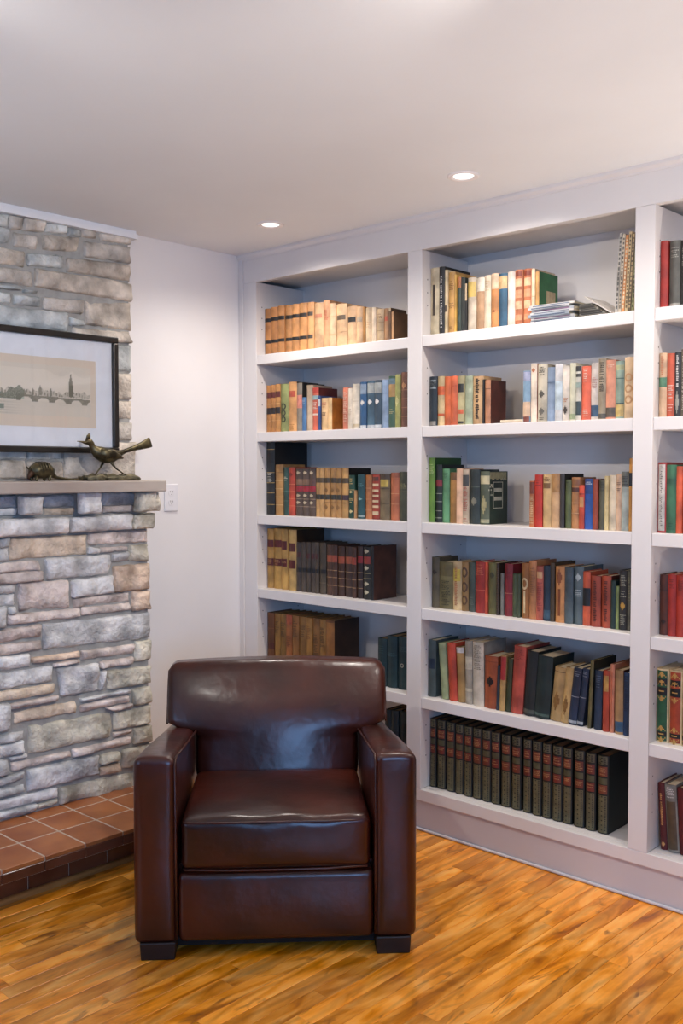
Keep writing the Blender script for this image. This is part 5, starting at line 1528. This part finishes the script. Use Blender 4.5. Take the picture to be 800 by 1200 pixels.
# the printed sheet: a fine grid carrying the drawing as flat colour
PY0, PY1, PZ0, PZ1 = -0.402, 0.402, 0.098, 0.360
NU, NV = 300, 104


def ink(y, z):
    """drawing in sheet coordinates (metres from the sheet's left bottom)"""
    rnd = random.Random(int(y * 90000) * 7919 + int(z * 90000))
    g = rnd.uniform(-0.035, 0.035)
    w_, h_ = PY1 - PY0, PZ1 - PZ0
    paper = (0.76, 0.66, 0.56)
    if y < 0.014 or y > w_ - 0.022 or z < 0.042 or z > h_ - 0.030:
        return paper
    tone = (0.80, 0.73, 0.64)
    k = 0.0
    zs = (z - 0.042) / (h_ - 0.072)
    ys = y / w_
    # clouds hanging at the top
    c = 0.93 - 0.14 * abs(math.sin(ys * 21 + 0.6)) * max(0, math.sin(ys * 9.0)) - 0.02
    if zs > c:
        k = max(k, 0.07)
    # skyline
    base = 0.40
    roof = base + 0.085 + 0.045 * math.sin(ys * 60) * math.sin(ys * 23 + 1) + 0.02 * math.sin(ys * 190)
    if 0.47 < ys < 0.97 and base - 0.02 < zs < roof:
        k = max(k, 0.22 + 0.38 * (math.sin(ys * 410) > 0.35) * (math.sin(ys * 97 + zs * 60) > -0.3))
    # cathedral tower
    d = abs(ys - 0.862)
    if base < zs < 0.64 and d < 0.0115:
        k = 0.74
    if 0.64 <= zs < 0.86 and d < 0.010 * (0.86 - zs) / 0.22 + 0.0012:
        k = 0.66
    for (yc, top) in ((0.70, 0.60), (0.663, 0.53), (0.62, 0.5), (0.755, 0.55)):
        if abs(ys - yc) < 0.006 * (1 if zs < top - 0.07 else max(0, (top - zs) / 0.07)) + 0.001 and base < zs < top:
            k = 0.6
    # trees on the left bank
    if ys < 0.62 and 0.30 < zs < 0.47 + 0.075 * math.sin(ys * 33 + 1) + 0.03 * math.sin(ys * 140):
        k = max(k, 0.55 + g * 3)
        tone = (0.55, 0.60, 0.52)
    # bridge with arches
    deck = 0.395 - 0.10 * (ys - 0.6)
    if 0.58 < ys < 0.97 and deck - 0.12 < zs < deck:
        u = ((ys - 0.585) / 0.088) % 1.0
        inside = ((u - 0.5) / 0.33) ** 2 + (max(0, zs - (deck - 0.12)) / 0.085) ** 2 < 1
        k = 0.05 if inside else 0.62
    # water strokes
    if zs < 0.27:
        k = max(k, 0.10 + 0.2 * max(0, math.sin(zs * 120 + ys * 9)) * (ys < 0.7) * (0.5 + 0.5 * math.sin(ys * 17)))
        if ys < 0.52 and 0.10 < zs < 0.2:
            k = max(k, 0.5); tone = (0.50, 0.60, 0.54)
    k = max(0.0, min(0.9, k * 1.25 + g * (2.2 if k > 0.2 else 0.5)))
    dark = (0.13, 0.14, 0.12)
    return tuple(tone[i] * (1 - k) + dark[i] * k for i in range(3))


v_ = [(0.0, PY0 + (PY1 - PY0) * i / NU, PZ0 + (PZ1 - PZ0) * j / NV) for j in range(NV + 1) for i in range(NU + 1)]
f_ = [(j * (NU + 1) + i, j * (NU + 1) + i + 1, (j + 1) * (NU + 1) + i + 1, (j + 1) * (NU + 1) + i) for j in range(NV) for i in range(NU)]
mp_, ntp, bp_ = new_mat('printed_sheet')
at = ntp.nodes.new('ShaderNodeAttribute')
at.attribute_name = 'ink'
ntp.links.new(at.outputs['Color'], bp_.inputs['Base Color'])
bp_.inputs['Roughness'].default_value = 0.9
pr = mesh_obj('print', v_, f_, mp_, fr)
pr.location = (0.0108, 0, 0)
ca = pr.data.color_attributes.new('ink', 'FLOAT_COLOR', 'POINT')
buf = []
for (x_, y_, z_) in v_:
    c_ = ink(y_ - PY0, z_ - PZ0)
    buf += [c_[0] ** 0.95, c_[1] ** 1.0, c_[2] ** 1.08, 1.0]
ca.data.foreach_set('color', buf)
# thin glazing: mostly clear, mirrors a little at its surface
mg, ntg, bg_ = new_mat('picture_glass')
ntg.nodes.remove(bg_)
tr = ntg.nodes.new('ShaderNodeBsdfTransparent'); gl = ntg.nodes.new('ShaderNodeBsdfGlossy'); gl.inputs['Roughness'].default_value = 0.02
fz = ntg.nodes.new('ShaderNodeFresnel'); fz.inputs[0].default_value = 1.5
mx = ntg.nodes.new('ShaderNodeMixShader')
ntg.links.new(fz.outputs[0], mx.inputs[0]); ntg.links.new(tr.outputs[0], mx.inputs[1]); ntg.links.new(gl.outputs[0], mx.inputs[2])
ntg.links.new(mx.outputs[0], ntg.nodes['Material Output'].inputs[0])
mesh_obj('glass_pane', [(0.016, -FW + FT, FT), (0.016, FW - FT, FT), (0.016, FW - FT, FH - FT), (0.016, -FW + FT, FH - FT)], [(0, 1, 2, 3)], mg, fr)

# wall outlet
ol = empty('wall_outlet', (0.0, -0.397, 1.3055))
tag(ol, 'white double power outlet on the wall beside the mantel', 'outlet')
M_PLATE = mottled('outlet_plate', lin('e4e2e4'), lin('e8e6e8'), rough=0.3)
M_SLOT = mottled('outlet_slot', lin('4a4646'), lin('5a5656'), rough=0.6)
box_obj('plate', 0.0004, 0.007, -0.036, 0.036, -0.0585, 0.0585, M_PLATE, ol, bevel=0.0025)
for zc in (-0.021, 0.021):
    so = MB()
    so.add([(0.0085, 0.017 * math.cos(a), zc + 0.0145 * math.sin(a)) for a in [2 * math.pi * k / 20 for k in range(20)]] + [(0.006, 0.017 * math.cos(a), zc + 0.0145 * math.sin(a)) for a in [2 * math.pi * k / 20 for k in range(20)]],
           [tuple(range(20))] + [(i, i + 20, (i + 1) % 20 + 20, (i + 1) % 20) for i in range(20)])
    s_ = so.build('socket', M_PLATE, ol)
    for (yy, hh) in ((-0.006, 0.004), (0.006, 0.0035)):
        box_obj('slot', 0.0084, 0.0089, yy - 0.001, yy + 0.001, zc + 0.001, zc + 0.001 + 2 * hh, M_SLOT, s_)
    box_obj('slot', 0.0084, 0.0089, -0.002, 0.002, zc - 0.009, zc - 0.005, M_SLOT, s_)
